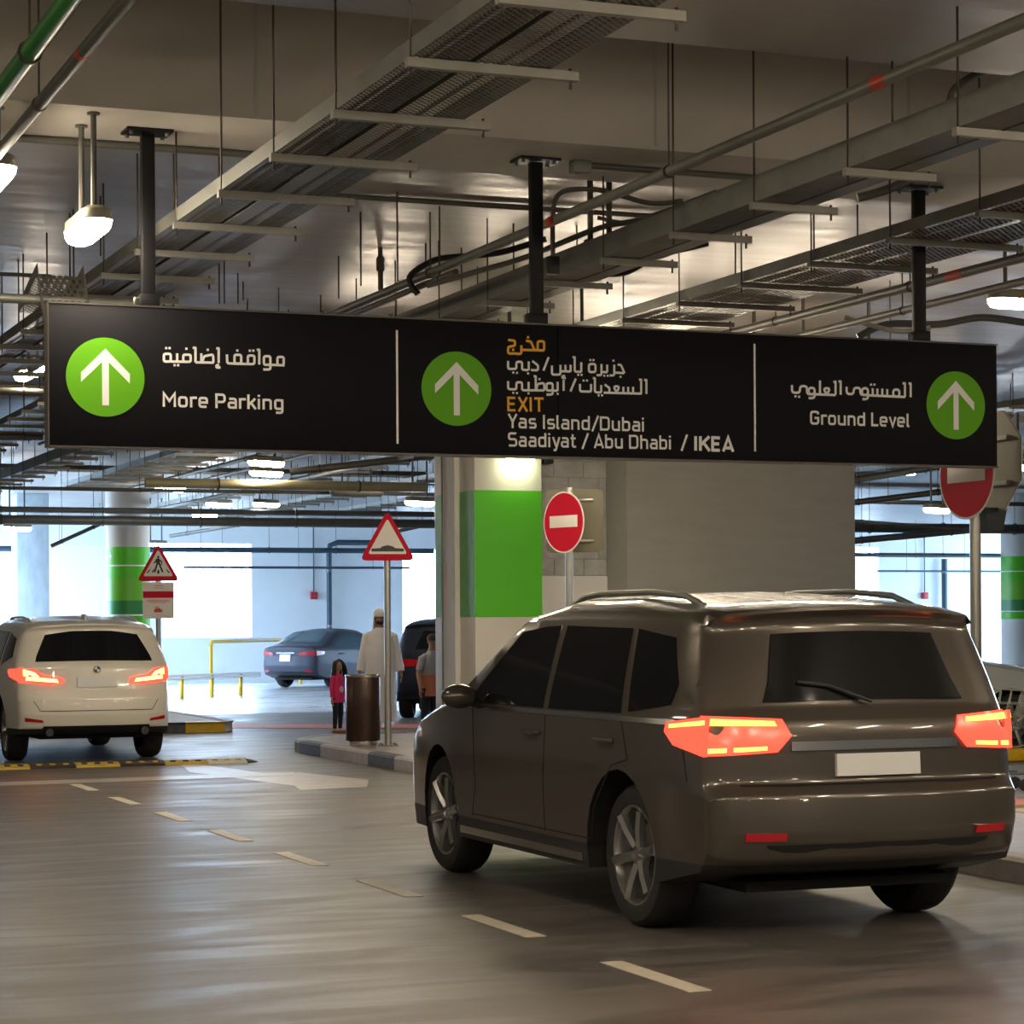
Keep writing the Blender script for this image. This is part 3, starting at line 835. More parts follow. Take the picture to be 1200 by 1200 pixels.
# ------------------------------------------------------------ luminaires
lamp_proto = {}
def luminaire(pos, length, material, label, stem=True, group=None, rz=0.0, up=None):
    """bulkhead batten: housing, curved diffuser, two stems"""
    t = thing('ceiling_light', label, 'lamp', pos, rz, group)
    key = (length, material)
    W2, n = .085, 8
    if key not in lamp_proto:
        hs = []; ds = []
        def sect(hw, z):  # rounded-end oblong outline
            L2 = length/2; o = []
            for k in range(n+1):
                a = -PI/2 + PI*k/n; o.append((L2-W2+hw*math.cos(a), hw*math.sin(a), z))
            for k in range(n+1):
                a = PI/2 + PI*k/n; o.append((-(L2-W2)+hw*math.cos(a), hw*math.sin(a), z))
            return o
        h = MB().rings([sect(.05, .075), sect(.082, .055), sect(W2, .012), sect(W2+.006, .010), sect(W2+.006, 0)], M['lamp_body']).build('housing', t)
        d = MB().rings([sect(W2, 0), sect(W2-.004, -.03), sect(W2-.02, -.055), sect(W2-.05, -.066)], material).build('diffuser', t)
        lamp_proto[key] = (h.data, d.data)
    else:
        h, d = lamp_proto[key]; shared('housing', h, t); shared('diffuser', d, t)
    if stem:
        H = (topz(pos[1]) if up is None else up) - pos[2]
        for x in (-length*.27, length*.27):
            MB().tube([(x, 0, .06), (x, 0, H)], .016, M['conduit'], 8).lathe([(.035, H-.012), (.035, H)], M['conduit'], 10, (x, 0, 0)).build('stem', t)
    return t
def lum_px(px, py, d, length, m_, label, rz=PI/2, **k):
    p = at_depth(px, py, d)
    return luminaire((p.x, p.y, p.z), length, M[m_], label, rz=rz, **k)
lum_px(103, 266, 12.55, .62, 'lamp_warm', 'lit warm lamp on two stems left of the left sign post', rz=PI/2)
lum_px(-8, 205, 12.4, .62, 'lamp_warm', 'lit warm lamp at the left edge of the picture')
lum_px(1200, 352, 17.5, .62, 'lamp_warm', 'lit lamp at the right edge beside the sign', rz=0.0)
lum_px(1214, 322, 19.5, .62, 'lamp_warm', 'second lit lamp at the right edge, higher and further back', rz=0)
lum_px(48, 430, 21.0, .62, 'lamp_warm', 'lit lamp just left of the sign end, nearer of the pair')
lum_px(30, 437, 24.0, .62, 'lamp_warm', 'lit lamp just left of the sign end, further of the pair')
for (px, py, d, m_, lab) in ((312, 541, 31, 'lamp_warm', 'brightest far lamp right under the sign, left of the bump sign'),
                            (312, 553, 34, 'lamp_warm', 'second bright far lamp below the brightest one'),
                            (200, 572, 38, 'lamp_cool', 'cool far lamp up and left of the crossing sign'),
                            (257, 590, 43, 'lamp_cool', 'small far lamp between the crossing sign and the bump sign'),
                            (312, 590, 42, 'lamp_cool', 'far lamp above the grey sedan'),
                            (240, 603, 46, 'lamp_cool', 'far lamp just above the thick crossing pipe'),
                            (183, 637, 52, 'lamp_warm', 'warm far lamp peeking over the crossing sign'),
                            (20, 618, 42, 'lamp_warm', 'warm far lamp at the left edge'),
                            (492, 588, 36, 'lamp_warm', 'warm far lamp left of the square column'),
                            (1098, 596, 33, 'lamp_warm', 'warm far lamp just left of the right no entry sign'),
                            (1186, 545, 30, 'lamp_cool', 'far lamp right of the octagonal sign back'),
                            (1060, 552, 40, 'lamp_cool', 'far lamp under the right part of the sign')):
    lum_px(px, py, d, .62, m_, lab, rz=.5)
p = at_depth(418, 577, 37)
luminaire((p.x, p.y, p.z), .9, M['galv_dark'], 'unlit dark lamp above the bump sign', rz=0.0)
# wall lamp on the square column
p = at_Y(610, 535, 25.28)
luminaire((p.x, p.y, p.z), .36, M['lamp_green'], 'small greenish wall lamp on the front of the square column', stem=False)
wl = MB().box((-.12, 0, .0), (.12, .12, .06), M['lamp_body']).build('bracket', bpy.data.objects[[o.name for o in bpy.data.objects if o.get('label', '').startswith('small greenish')][0]])
# camera-like box beside it
p = at_Y(640, 541, 25.9)
tag(MB().bbox((p.x-.07, p.y-.1, p.z-.03), (p.x+.06, p.y+.1, p.z+.05), .01, M['plastic']).build('security_camera'), 'small black security camera below the sign, right of the square column', 'camera')
# unseen lamps added around the frame to brighten floor, beam and sign
k = 0
for (x, y) in ((-4.5, 3.5), (0.8, 2.6), (6.0, 3.2), (11.5, 4.0), (-4.5, -4), (2.0, -5), (9, -5), (-6, 10), (-7, 18), (14.2, 9.0), (14.2, 16.0), (20, 12), (26, 22), (8.0, -1.8), (-8, 27), (7.2, 6.4), (3.2, 5.2), (1.0, 6.6), (-3, 7.5), (12.5, 6.5), (9.2, 4.6), (5.0, 4.4)):
    luminaire((x, y, 3.75), 1.2, M['lamp_warm'], 'added warm ceiling lamp lighting the hall from outside the picture', group='added ceiling lamps outside the picture', rz=PI/2)
# unseen lamps added behind the sign to brighten wall, one inferred from slab glow
for (px, py, d, lab) in ((845, 425, 20, 'added hidden lamp behind the right half of the sign'), (420, 440, 21, 'added hidden lamp behind the left half of the sign'), (640, 418, 19, 'added hidden lamp behind the middle of the sign'),                         (980, 432, 20, 'added hidden lamp behind the right part of the sign'), (740, 440, 22.5, 'hidden lamp behind the destinations on the sign')):
    lum_px(px, py, d, 1.2, 'lamp_warm', lab, rz=0)

# ------------------------------------------------------------ the big hanging sign
SY = 12.65
sp0 = at_Y(57, 356, SY); sp1 = at_Y(57, 522, SY); sp2 = at_Y(1168, 404, SY); sp3 = at_Y(1168, 546, SY)
sx0, sx1 = sp0.x, sp2.x
stp, sbt = (sp0.z+sp2.z)/2, (sp1.z+sp3.z)/2
sign = thing('hanging_sign', 'long black overhead direction sign with green arrow discs on three posts', 'sign', (sx0, SY, sbt))
SWD, SH = sx1-sx0, stp-sbt
seamx = at_Y(654, 450, SY).x - sx0
MB().bbox((0, 0, 0), (seamx-.002, .10, SH), .004, M['sign_black']).build('panel', sign)
MB().bbox((seamx+.002, 0, 0), (SWD, .10, SH), .004, M['sign_black']).build('panel', sign)
MB().box((-.006, -.004, SH), (SWD+.006, .104, SH+.010), M['frame_metal']).box((-.008, -.004, -.008), (0, .104, SH+.01), M['frame_metal']).box((-.006, -.004, -.010), (SWD+.006, .104, 0), M['frame_metal']).build('frame', sign)
def sp_(px, py):
    """pixel of the photograph -> place on the sign face (x, z local)"""
    p = at_Y(px, py, SY)
    t = (p.x-sx0)/SWD
    return (p.x-sx0, p.z-sbt)
for (px, py) in ((172.5, 152), (627.5, 184), (1076, 213)):
    t = at_Y(px, py, SY+.05)
    x = t.x - sx0
    o = MB().bbox((x-.037, .022, SH), (x+.037, .078, SOF-sbt-.02), .004, M['post_black']).build('post', sign)
    MB().box((x-.13, -.04, SOF-sbt-.016), (x+.13, .14, SOF-sbt), M['post_black']).build('base_plate', o)
    mb = MB()
    for (a_, b_) in ((-.10, 0), (.10, 0), (-.10, .11), (.10, .11)):
        mb.lathe([(.012, SOF-sbt-.034), (.012, SOF-sbt-.016)], M['galv'], 6, (x+a_, b_, 0))
    mb.build('bolt', o)
    MB().bbox((x-.055, .0, SH+.01), (x+.055, .10, SH+.075), .004, M['post_black']).build('collar', o)
    MB().tube([(x-.075, .05, SH+.02), (x-.075, .05, SH+.06)], .008, M['galv'], 8).tube([(x-.075, .05, SH+.055), (x-.05, .05, SH+.055)], .006, M['galv'], 6).build('clamp', o)

def fillet(pts, closed, n=5):
    """pts: (x, y, r) -> polyline with rounded corners"""
    out = []
    N = len(pts)
    for i, (x, y, r) in enumerate(pts):
        p = Vector((x, y))
        if r <= 0 or (not closed and i in (0, N-1)): out.append(p); continue
        a = Vector(pts[i-1][:2]); c = Vector(pts[(i+1) % N][:2])
        d1 = (a-p); d2 = (c-p); l1, l2 = d1.length, d2.length
        if l1 < 1e-9 or l2 < 1e-9: out.append(p); continue
        d1 /= l1; d2 /= l2
        ang = d1.angle(d2)
        if ang > PI-.05: out.append(p); continue
        tl = min(r/math.tan(ang/2), l1*.5 if (closed or i-1 != 0) else l1, l2*.5 if (closed or i+1 != N-1) else l2)
        p1 = p+d1*tl; p2 = p+d2*tl
        for k in range(n+1):
            t = k/n; out.append(p1*(1-t)**2 + p*2*t*(1-t) + p2*t*t)
    return out
def ribbon(mb, pts, closed, wd, to3, material, y0=-.0045):
    """flat stroke of width wd (same unit as pts), to3 maps 2D to 3D; strokes are thin raised vinyl"""
    q = [pts[0]]
    for p in pts[1:]:
        if (p-q[-1]).length > 1e-6: q.append(p)
    if closed and (q[0]-q[-1]).length < 1e-6: q.pop()
    N = len(q)
    L_, R_ = [], []
    for i in range(N):
        if closed or 0 < i < N-1:
            a = (q[i]-q[i-1]).normalized(); b = (q[(i+1) % N]-q[i]).normalized()
        elif i == 0: a = b = (q[1]-q[0]).normalized()
        else: a = b = (q[i]-q[i-1]).normalized()
        n1 = Vector((-a.y, a.x)); n2 = Vector((-b.y, b.x))
        m_ = (n1+n2)
        if m_.length < .2: m_ = n1
        m_.normalize(); k = wd/2/max(.45, m_.dot(n1))
        L_.append(q[i]+m_*k); R_.append(q[i]-m_*k)
    vs = [to3(*p) for p in L_]+[to3(*p) for p in R_]
    fs = []
    for i in range(N if closed else N-1):
        j = (i+1) % N; fs.append((i, j, N+j, N+i))
    mb.add(vs, fs, material)
GL = {}
c, T, X = .07, .93, .665
def g(ch, adv, *paths): GL[ch] = (adv, paths)
rr = lambda x0, y0, x1, y1, r=.16: (True, [(x0, y0, r), (x1, y0, r), (x1, y1, r), (x0, y1, r)])
op = lambda *p: (False, [(a[0], a[1], a[2] if len(a) > 2 else 0) for a in p])
g('o', .59, rr(c, c, .43, X)); g('O', .70, rr(c, c, .53, T, .2))
g('a', .57, op((.09, X), (.42, X, .15), (.42, 0)), op((.42, .40), (c, .40, .13), (c, c, .13), (.42, c)))
g('b', .59, op((c, 1), (c, 0)), rr(c, c, .43, X)); g('d', .59, op((.43, 1), (.43, 0)), rr(c, c, .43, X))
g('e', .58, op((c, .36), (.43, .36), (.43, X, .16), (c, X, .16), (c, c, .16), (.41, c)))
g('g', .59, rr(c, c, .43, X), op((.43, .73), (.43, -.20, .16), (.10, -.20)))
g('h', .59, op((c, 1), (c, 0)), op((c, X), (.43, X, .17), (.43, 0)))
g('i', .24, op((c, .73), (c, 0)), op((c, 1.0), (c, .86))); g('k', .53, op((c, 1), (c, 0)), op((.41, .73), (.10, .30)), op((.20, .43), (.44, 0)))
g('l', .27, op((c, 1), (c, c, .08), (.18, c))); g('n', .59, op((c, .73), (c, 0)), op((c, X), (.43, X, .17), (.43, 0)))
g('r', .42, op((c, .73), (c, 0)), op((c, .52), (c+.02, X, .14), (.36, X)))
g('s', .52, op((.40, X), (c, X, .12), (c, .37, .12), (.40, .37, .12), (.40, c, .12), (.05, c)))
g('t', .42, op((.14, .95), (.14, c, .12), (.34, c)), op((0.02, X), (.32, X))); g('u', .59, op((c, .73), (c, c, .17), (.43, c)), op((.43, .73), (.43, 0)))
g('v', .50, op((.05, .73), (.23, .03), (.41, .73))); g('y', .50, op((.05, .73), (.24, .06)), op((.43, .73), (.21, -.20, .08), (.08, -.20)))
g('A', .66, op((.05, 0), (.30, .97), (.55, 0)), op((.12, .25), (.48, .25)))
g('D', .68, (True, [(c, c, 0), (.52, c, .2), (.52, T, .2), (c, T, 0)])); g('E', .56, op((.44, c), (c, c), (c, T), (.44, T)), op((c, .51), (.40, .51)))
g('G', .66, op((.50, .75), (.50, T, .19), (c, T, .19), (c, c, .19), (.50, c, .19), (.50, .48), (.28, .48))); g('I', .26, op((c+.02, 0), (c+.02, 1)))
g('K', .62, op((c, 1), (c, 0)), op((.52, 1), (.10, .42)), op((.22, .58), (.54, 0))); g('L', .52, op((c, 1), (c, c), (.44, c)))
g('M', .76, op((c, 0), (c, .92), (.34, .40), (.61, .92), (.61, 0))); g('P', .62, op((c, 0), (c, T), (.48, T, .2), (.48, .43, .2), (c, .43)))
g('S', .62, op((.49, T-.02), (.47, T, .1), (c, T, .17), (c, .52, .17), (.49, .52, .17), (.49, c, .17), (.06, c))); g('T', .56, op((.27, 0), (.27, T)), op((.02, T), (.52, T)))
g('X', .60, op((.06, 0), (.50, 1)), op((.06, 1), (.50, 0))); g('Y', .58, op((.05, 1), (.27, .45), (.27, 0)), op((.49, 1), (.27, .45)))
g('/', .46, op((.03, -.08), (.38, 1.05))); g(' ', .26)
def latin(text, xl, yl, xr, yr, cap, material, name, sw=.168):
    """text whose baseline runs from photo pixel (xl,yl) to (xr,yr) with cap height in pixels"""
    tot = sum(GL[ch][0] for ch in text) - .06
    a = Vector(sp_(xl, yl)); b = Vector(sp_(xr, yr)); capm = (Vector(sp_(xl, yl-cap))-a).length
    sx = (b-a).length/(tot*capm); e = (b-a).normalized(); up = Vector((-e.y, e.x))
    x = 0; ly = 0
    for ch in text:
        adv, paths = GL[ch]
        mb = MB()
        for (cl, pts) in paths:
            ly += 1
            P2 = fillet([((x+p[0])*sx, p[1], p[2]) for p in pts], cl)
            ribbon(mb, P2, cl, sw, lambda u, v: ((a+e*u*capm+up*v*capm).x, -.0015-ly*.00004, (a+e*u*capm+up*v*capm).y), material)
        x += adv
        if mb.v: mb.build('letter', sign)
def arabic(strokes, ox, oy, sc, material, name, sw, dots, dsz):
    mb = MB(); ly = 0
    pxm = (Vector(sp_(ox+100, oy))-Vector(sp_(ox+99, oy))).length
    for s_ in strokes:
        cl = s_[0] == 'c'; pts = [p if len(p) == 3 else (p[0], p[1], 14 if 0 < i < len(s_)-2 or cl else 0) for i, p in enumerate(s_[1:] if s_[0] in ('c', 'o') else s_)]
        P2 = fillet(pts, cl, 4); ly += 1
        P3 = [Vector(sp_(ox+p.x/sc, oy+p.y/sc)) for p in P2]
        ribbon(mb, P3, cl, sw/sc*pxm, lambda u, v: (u, -.0015-ly*.00004, v), material)
    for (x, y) in dots:
        ly += 1
        q = [Vector(sp_(ox+(x+dx*dsz)/sc, oy+(y+dy*dsz)/sc)) for dx, dy in ((-1, -1), (1, -1), (1, 1), (-1, 1))]
        mb.add([(p.x, -.0015-ly*.00004, p.y) for p in q], [(0, 1, 2, 3)], material)
    return mb.build(name, sign)
W_, O_ = M['letter'], M['letter_orange']
latin('More Parking', 190.3, 476.5, 333, 480.5, 17.2, W_, 'lettering')
latin('EXIT', 594.2, 481.8, 636.7, 482.6, 16.8, O_, 'lettering')
latin('Yas Island/Dubai', 595, 501.5, 755.5, 505.8, 16.6, W_, 'lettering', .155)
latin('Saadiyat / Abu Dhabi', 595, 523.2, 787, 526.8, 16.6, W_, 'lettering', .155)
latin('/', 798, 527, 805.5, 527.2, 17, W_, 'lettering', .155)
latin('IKEA', 813, 528, 860, 529.4, 17, W_, 'lettering', .215)
latin('Ground Level', 949, 497.3, 1066, 500.6, 16, W_, 'lettering')
o_ = 'o'; c_ = 'c'
lp = lambda x0, y0, x1, y1: (c_, (x0, y0), (x1, y0), (x1, y1), (x0, y1))
arabic([lp(252, 208, 300, 262), (o_, (298, 262), (420, 264, 0)), (o_, (345, 205), (345, 264)), lp(388, 214, 440, 264),
        (o_, (455, 166), (474, 166, 2), (474, 268)), (o_, (474, 268), (602, 270)), (o_, (515, 205), (515, 268)), (o_, (520, 268), (535, 225), (598, 212), (600, 270)),
        (o_, (620, 170), (637, 170, 2), (637, 272)), (o_, (640, 284), (620, 290), (622, 304), (650, 304)),
        lp(748, 215, 795, 276), (o_, (770, 278), (697, 274), (695, 212)), lp(842, 220, 888, 280), (o_, (770, 278), (865, 280)),
        (o_, (905, 180), (922, 180, 2), (922, 283)), lp(955, 225, 1000, 285), (o_, (1000, 250), (1000, 318), (950, 318)), lp(1050, 230, 1094, 288), (o_, (1000, 285), (1100, 289))],
       150, 380, 6, W_, 'lettering', 17, [(268, 168), (292, 168), (327, 288), (352, 288), (410, 172), (560, 180), (768, 185), (856, 186), (880, 186)], 8)
arabic([(o_, (92, 110), (140, 116), (140, 150), (92, 160), (92, 206), (152, 206)), (o_, (185, 148), (185, 208), (152, 208)), (o_, (185, 180), (345, 184)),
        (o_, (218, 116), (252, 122), (278, 182)), lp(300, 120, 345, 184)], 580, 380, 6, O_, 'lettering', 16, [(128, 180), (232, 92)], 8)['label'] = 'orange lettering'
arabic([(o_, (92, 258), (92, 314), (150, 314), (150, 264), (190, 264), (190, 320), (236, 322)), (o_, (237, 262), (237, 322)), (o_, (262, 258), (302, 290), (302, 324), (252, 322)),
        (o_, (377, 232), (340, 326)), (o_, (400, 290), (400, 354), (460, 354), (460, 285)), (o_, (460, 330), (530, 332)), (o_, (495, 285), (495, 330)), (o_, (531, 285), (531, 334)),
        (o_, (545, 232), (560, 232, 2), (560, 333), (606, 335)), (o_, (606, 268), (606, 336)), lp(660, 280, 706, 336), (o_, (748, 280), (748, 358), (714, 358)), (o_, (748, 335), (788, 338)), (o_, (788, 284), (788, 338)),
        (o_, (838, 284), (838, 360), (806, 360)), (o_, (838, 340), (908, 344)), (o_, (862, 284), (885, 286), (910, 344))], 580, 380, 6, W_, 'lettering', 15,
       [(128, 340), (154, 342), (232, 346), (585, 356), (608, 356), (670, 252), (692, 252), (768, 362), (792, 362), (832, 256), (882, 370)], 7)
arabic([(o_, (92, 400), (92, 456), (150, 458), (150, 408), (190, 408), (190, 464), (346, 465)), (o_, (236, 405), (236, 465)), (o_, (272, 366), (286, 366, 2), (286, 465)), (o_, (288, 465), (300, 420), (345, 412), (347, 466)),
        lp(362, 415, 405, 466), (o_, (405, 440), (405, 494), (362, 495)), (o_, (405, 466), (440, 468)), (o_, (440, 405), (440, 468)), (o_, (482, 390), (482, 468)), (o_, (492, 362), (472, 366), (474, 378), (498, 378)),
        (o_, (568, 382), (530, 472)), (o_, (597, 420), (597, 472), (675, 474), (675, 420)), (o_, (688, 380), (702, 380, 2), (702, 478), (746, 480)), (o_, (746, 428), (746, 480)),
        (o_, (770, 424), (804, 448), (804, 482)), (o_, (764, 481), (1030, 488)), (c_, (832, 436), (876, 436), (854, 482)), (o_, (902, 440), (902, 484)), (o_, (936, 440), (936, 485)), (o_, (970, 440), (970, 486)),
        (o_, (1012, 390), (1027, 390, 2), (1027, 488)), (o_, (1048, 392), (1064, 392, 2), (1064, 490))], 580, 380, 6, W_, 'lettering', 15,
       [(128, 482), (154, 484), (235, 486), (312, 386), (440, 490), (622, 396), (646, 396), (728, 500), (752, 500)], 7)
arabic([(o_, (112, 205), (112, 240), (148, 242), (150, 210), (182, 210), (182, 247), (198, 248)), lp(190, 218, 218, 248), (o_, (218, 235), (218, 266), (190, 266)), (o_, (218, 248), (316, 252)), (o_, (243, 184), (243, 250)),
        (c_, (258, 220), (292, 220), (275, 250)), (o_, (306, 190), (316, 190, 1), (316, 250)), (o_, (330, 188), (340, 188, 1), (340, 250)),
        (o_, (368, 213), (368, 246), (400, 248), (402, 218), (432, 218), (432, 250), (446, 251)), lp(440, 220, 468, 252), (o_, (468, 240), (468, 271), (442, 271)), (o_, (468, 253), (642, 261)), (o_, (490, 220), (490, 254)), (o_, (512, 222), (512, 254)), (o_, (535, 222), (535, 256)), (o_, (558, 224), (558, 257)),
        lp(586, 226, 615, 259), (o_, (630, 197), (641, 197, 1), (641, 261)), (o_, (658, 198), (668, 198, 1), (668, 262))], 900, 400, 4, W_, 'lettering', 10,
       [(128, 258), (145, 260), (482, 203), (498, 203)], 5)
for (px, y0_, y1_) in ((465, 387, 520), (884, 403, 529)):
    a = sp_(px, y0_); b = sp_(px, y1_)
    MB().box((a[0]-.006, -.003, b[1]), (a[0]+.006, .001, a[1]), W_).build('divider_line', sign)
for (px, py, R) in ((123.5, 442, .218), (535, 455.5, .217), (1120, 475, .217)):
    a = sp_(px, py)
    o = MB().lathe([(R, -.003), (R, .001)], M['disc_green'], 56, (a[0], 0, a[1]), 'y').build('arrow_disc', sign)
    mb = MB()
    arrow = [(0, .72), (.62, .10), (.62, -.14), (.085, .38), (.085, -.72), (-.085, -.72), (-.085, .38), (-.62, -.14), (-.62, .10)]
    mb.prism([(x*R, y*R) for x, y in arrow], lambda u, v: (a[0]+u, -.0045, a[1]+v), lambda u, v: (a[0]+u, -.002, a[1]+v), W_)
    mb.build('arrow', o)

# ------------------------------------------------------------ poles and road signs
def pole(t, h, r=.038):
    MB().tube([(0, 0, 0), (0, 0, h)], r, M['pole'], 16).build('pole', t)
    mb = MB().box((-.11, -.11, 0), (.11, .11, .012), M['galv'])
    o = mb.build('base_plate', t)
    mb = MB()
    for a in (-.08, .08):
        for b in (-.08, .08): mb.lathe([(.014, .012), (.014, .03)], M['galv_dark'], 6, (a, b, 0))
    mb.build('bolt', o)
def disc_sign(t, z, rz, off):
    """no entry disc, normal along local -Y turned by rz"""
    mtx = Matrix.Translation((0, 0, z)) @ Matrix.Rotation(rz, 4, 'Z')
    def tr(o): o.matrix_local = mtx; return o
    o = tr(MB().lathe([(.300, -off), (.300, -off+.004)], M['sign_white'], 48, (0, 0, 0), 'y').build('sign_rim', t))
    o = tr(MB().lathe([(.285, -off-.002), (.285, -off+.001)], M['sign_red'], 48, (0, 0, 0), 'y').build('sign_disc', t))
    MB().bbox((-.205, -off-.004, -.05), (.205, -off-.001, .065), .001, M['sign_white']).build('white_bar', o)
    tr(MB().box((-.10, -off+.004, .10), (.10, -off+.03, .13), M['galv']).box((-.10, -off+.004, -.13), (.10, -off+.03, -.10), M['galv']).build('bracket', t))
    for z_ in ():
        pass
b = at_z(1145, 979, .15)
t = thing('no_entry_sign', 'red no entry disc on a steel pole below the right end of the sign', 'road sign', (b.x, b.y, .15))
pole(t, 2.75)
disc_sign(t, 2.41, math.radians(-90 + 4), .07)
# octagon seen from behind
mtx = Matrix.Translation((0.0, 0, 2.50)) @ Matrix.Rotation(math.radians(-90), 4, 'Z')
oc = [(.33*math.cos(PI/8+PI/4*k)/math.cos(PI/8), .33*math.sin(PI/8+PI/4*k)/math.cos(PI/8)) for k in range(8)]
o = MB().prism(oc, lambda a_, b_: (a_, .14, b_), lambda a_, b_: (a_, .145, b_), M['sign_back']).build('octagon_back', t); o.matrix_local = mtx
o2 = MB().prism([(a_*1.01, b_*1.01) for a_, b_ in oc], lambda a_, b_: (a_, .1455, b_), lambda a_, b_: (a_, .149, b_), M['sign_white']).build('octagon_edge', o)
for z_ in (.15, -.15):
    MB().box((-.20, .115, z_-.015), (.20, .14, z_+.015), M['galv']).build('rail', o)
o = MB().prism([(-.09, 0), (.09, 0), (.055, -.16), (-.055, -.16)], lambda a_, b_: (a_+.13, -.05, b_+2.19), lambda a_, b_: (a_+.13, .06, b_+2.19), M['sign_dark']).build('lamp_box', t)
o['label'] = 'small dark box hanging behind the disc'

b = at_z(668, 870, .15)
b = at_X(668, 800, 8.8)
t = thing('no_entry_sign', 'red no entry disc on a steel pole before the block wall', 'road sign', (b.x, b.y, .15))
pole(t, 2.75)
disc_sign(t, 2.41, math.radians(-72), .07)
mtx = Matrix.Translation((.0, 0, 2.43)) @ Matrix.Rotation(math.radians(-50), 4, 'Z')
def rrect(w_, h_, r_, n=5):
    o = []
    for (cx_, cz_, a0) in ((w_-r_, h_-r_, 0), (-w_+r_, h_-r_, PI/2), (-w_+r_, -h_+r_, PI), (w_-r_, -h_+r_, 1.5*PI)):
        for k in range(n+1): o.append((cx_+r_*math.cos(a0+PI/2*k/n), cz_+r_*math.sin(a0+PI/2*k/n)))
    return o
mtx = Matrix.Translation((.10, .10, 2.43)) @ Matrix.Rotation(math.radians(-38), 4, 'Z')
o = MB().prism(rrect(.29, .31, .06), lambda a_, b_: (a_, 0, b_), lambda a_, b_: (a_, .004, b_), M['sign_back']).build('plate_back', t); o.matrix_local = mtx
for z_ in (.20, -.20):
    MB().tube([(-.03, -.02, z_), (.20, -.02, z_)], .014, M['galv'], 8).build('rail', o)

def tri(s_, z0=0.0):
    h = s_*math.sqrt(3)/2
    return [(-s_/2, 0), (s_/2, 0), (0, h)]
def rtri(s_, r_):
    return [tuple(p) for p in fillet([(-s_/2, 0, r_), (s_/2, 0, r_), (0, s_*.90, r_)], True, 4)]
def warn_sign(t, z, s_, yoff):
    off = lambda y_: (lambda a_, b_: (a_, y_, b_+z))
    rim = MB().prism(rtri(s_, .05), off(yoff-.004), off(yoff), M['sign_red']).build('sign_plate', t)
    k = .70
    MB().prism([(a_*k, b_*k+s_*.115) for a_, b_ in rtri(s_, .03)], off(yoff-.006), off(yoff-.003), M['sign_white']).build('white_field', rim)
    MB().box((-.10, yoff, z+.12), (.10, yoff+.02, z+.15), M['galv']).build('bracket', t)
    return rim
b = at_z(455, 874, .15)
t = thing('bump_warning_sign', 'red triangle speed bump warning sign on a steel pole beside the bin', 'road sign', (b.x, b.y, .15), -math.radians(12))
zt_ = at_Y(455, 657, b.y).z - .15
pole(t, zt_+.3, .04)
rim = warn_sign(t, zt_, .66, -.05)
hump = [(-.19, .105), (-.19, .14), (-.09, .145), (-.06, .165), (0, .18), (.06, .165), (.09, .145), (.19, .14), (.19, .105)]
MB().prism(hump, lambda a_, b_: (a_, -.058, b_+zt_), lambda a_, b_: (a_, -.055, b_+zt_), M['sign_dark']).build('bump_symbol', rim)

b = at_depth(186, 800, 37.0); 
t = thing('crossing_sign', 'red triangle pedestrian crossing sign above a small white notice plate', 'road sign', (b.x, b.y, .15), -math.radians(10))
zt_ = at_Y(186, 681, b.y).z - .15
pole(t, zt_+.3, .05)
rim = warn_sign(t, zt_, .68, -.06)
mb = MB()
of0, of1 = (lambda a_, b_: (a_, -.069, b_+zt_)), (lambda a_, b_: (a_, -.066, b_+zt_))
mb.prism([(.02*math.cos(2*PI*k/10), .385+.02*math.sin(2*PI*k/10)) for k in range(10)], of0, of1, M['sign_dark'])
for poly in ([(-.035, .36), (.02, .365), (.03, .27), (-.03, .27)], [(.015, .355), (.065, .315), (.055, .25), (.04, .255), (.045, .305), (.0, .335)], [(-.03, .355), (-.075, .285), (-.055, .28), (-.02, .33)],
             [(-.03, .28), (.0, .28), (-.045, .14), (-.075, .14)], [(0, .28), (.03, .28), (.085, .14), (.055, .14)], [(-.19, .13), (-.16, .13), (-.12, .19), (-.135, .19)], [(-.11, .13), (-.09, .13), (-.06, .19), (-.075, .19)], [(-.02, .12), (.02, .12), (.015, .18), (-.01, .18)],
             [(.16, .13), (.19, .13), (.135, .19), (.12, .19)]):
    mb.prism(poly, of0, of1, M['sign_dark'])
mb.build('walking_figure', rim)
npl = MB().box((-.25, -.064, -.60), (.25, -.06, -.02), M['sign_white']).build('notice_plate', t); npl.location.z = zt_
MB().box((-.245, -.067, -.27), (.245, -.064, -.165), M['sign_red']).build('red_stripe', npl)
mb = MB()
for (z_, w_) in ((-.075, .07), (-.11, .08), (-.305, .17), (-.325, .19), (-.345, .13)):
    mb.box((-w_, -.066, z_-.004), (w_, -.064, z_+.004), M['red'])
mb.box((-.07, -.066, -.50), (.06, -.064, -.455), M['red']).box((-.05, -.066, -.455), (.03, -.064, -.435), M['red']).box((-.06, -.066, -.42), (.01, -.064, -.41), M['red'])
mb.build('small_print', npl)

# litter bin
b = at_z(425.5, 873, .15)
t = thing('litter_bin', 'tall cylindrical dark brown litter bin with steel rims on the island', 'litter bin', (b.x, b.y, .15))
MB().lathe([(.165, 0), (.17, .015), (.17, .05), (.16, .055)], M['chrome'], 40).build('base_ring', t)
MB().lathe([(.203, .055), (.205, .06), (.205, .80), (.203, .805)], M['bin_wood'], 48).build('body', t)
MB().lathe([(.207, .80), (.210, .805), (.210, .828), (.20, .832), (.185, .832), (.185, .80)], M['chrome'], 48, cap=False).build('top_ring', t)
MB().lathe([(.185, .81), (.10, .805)], M['plastic'], 32).build('lid', t)

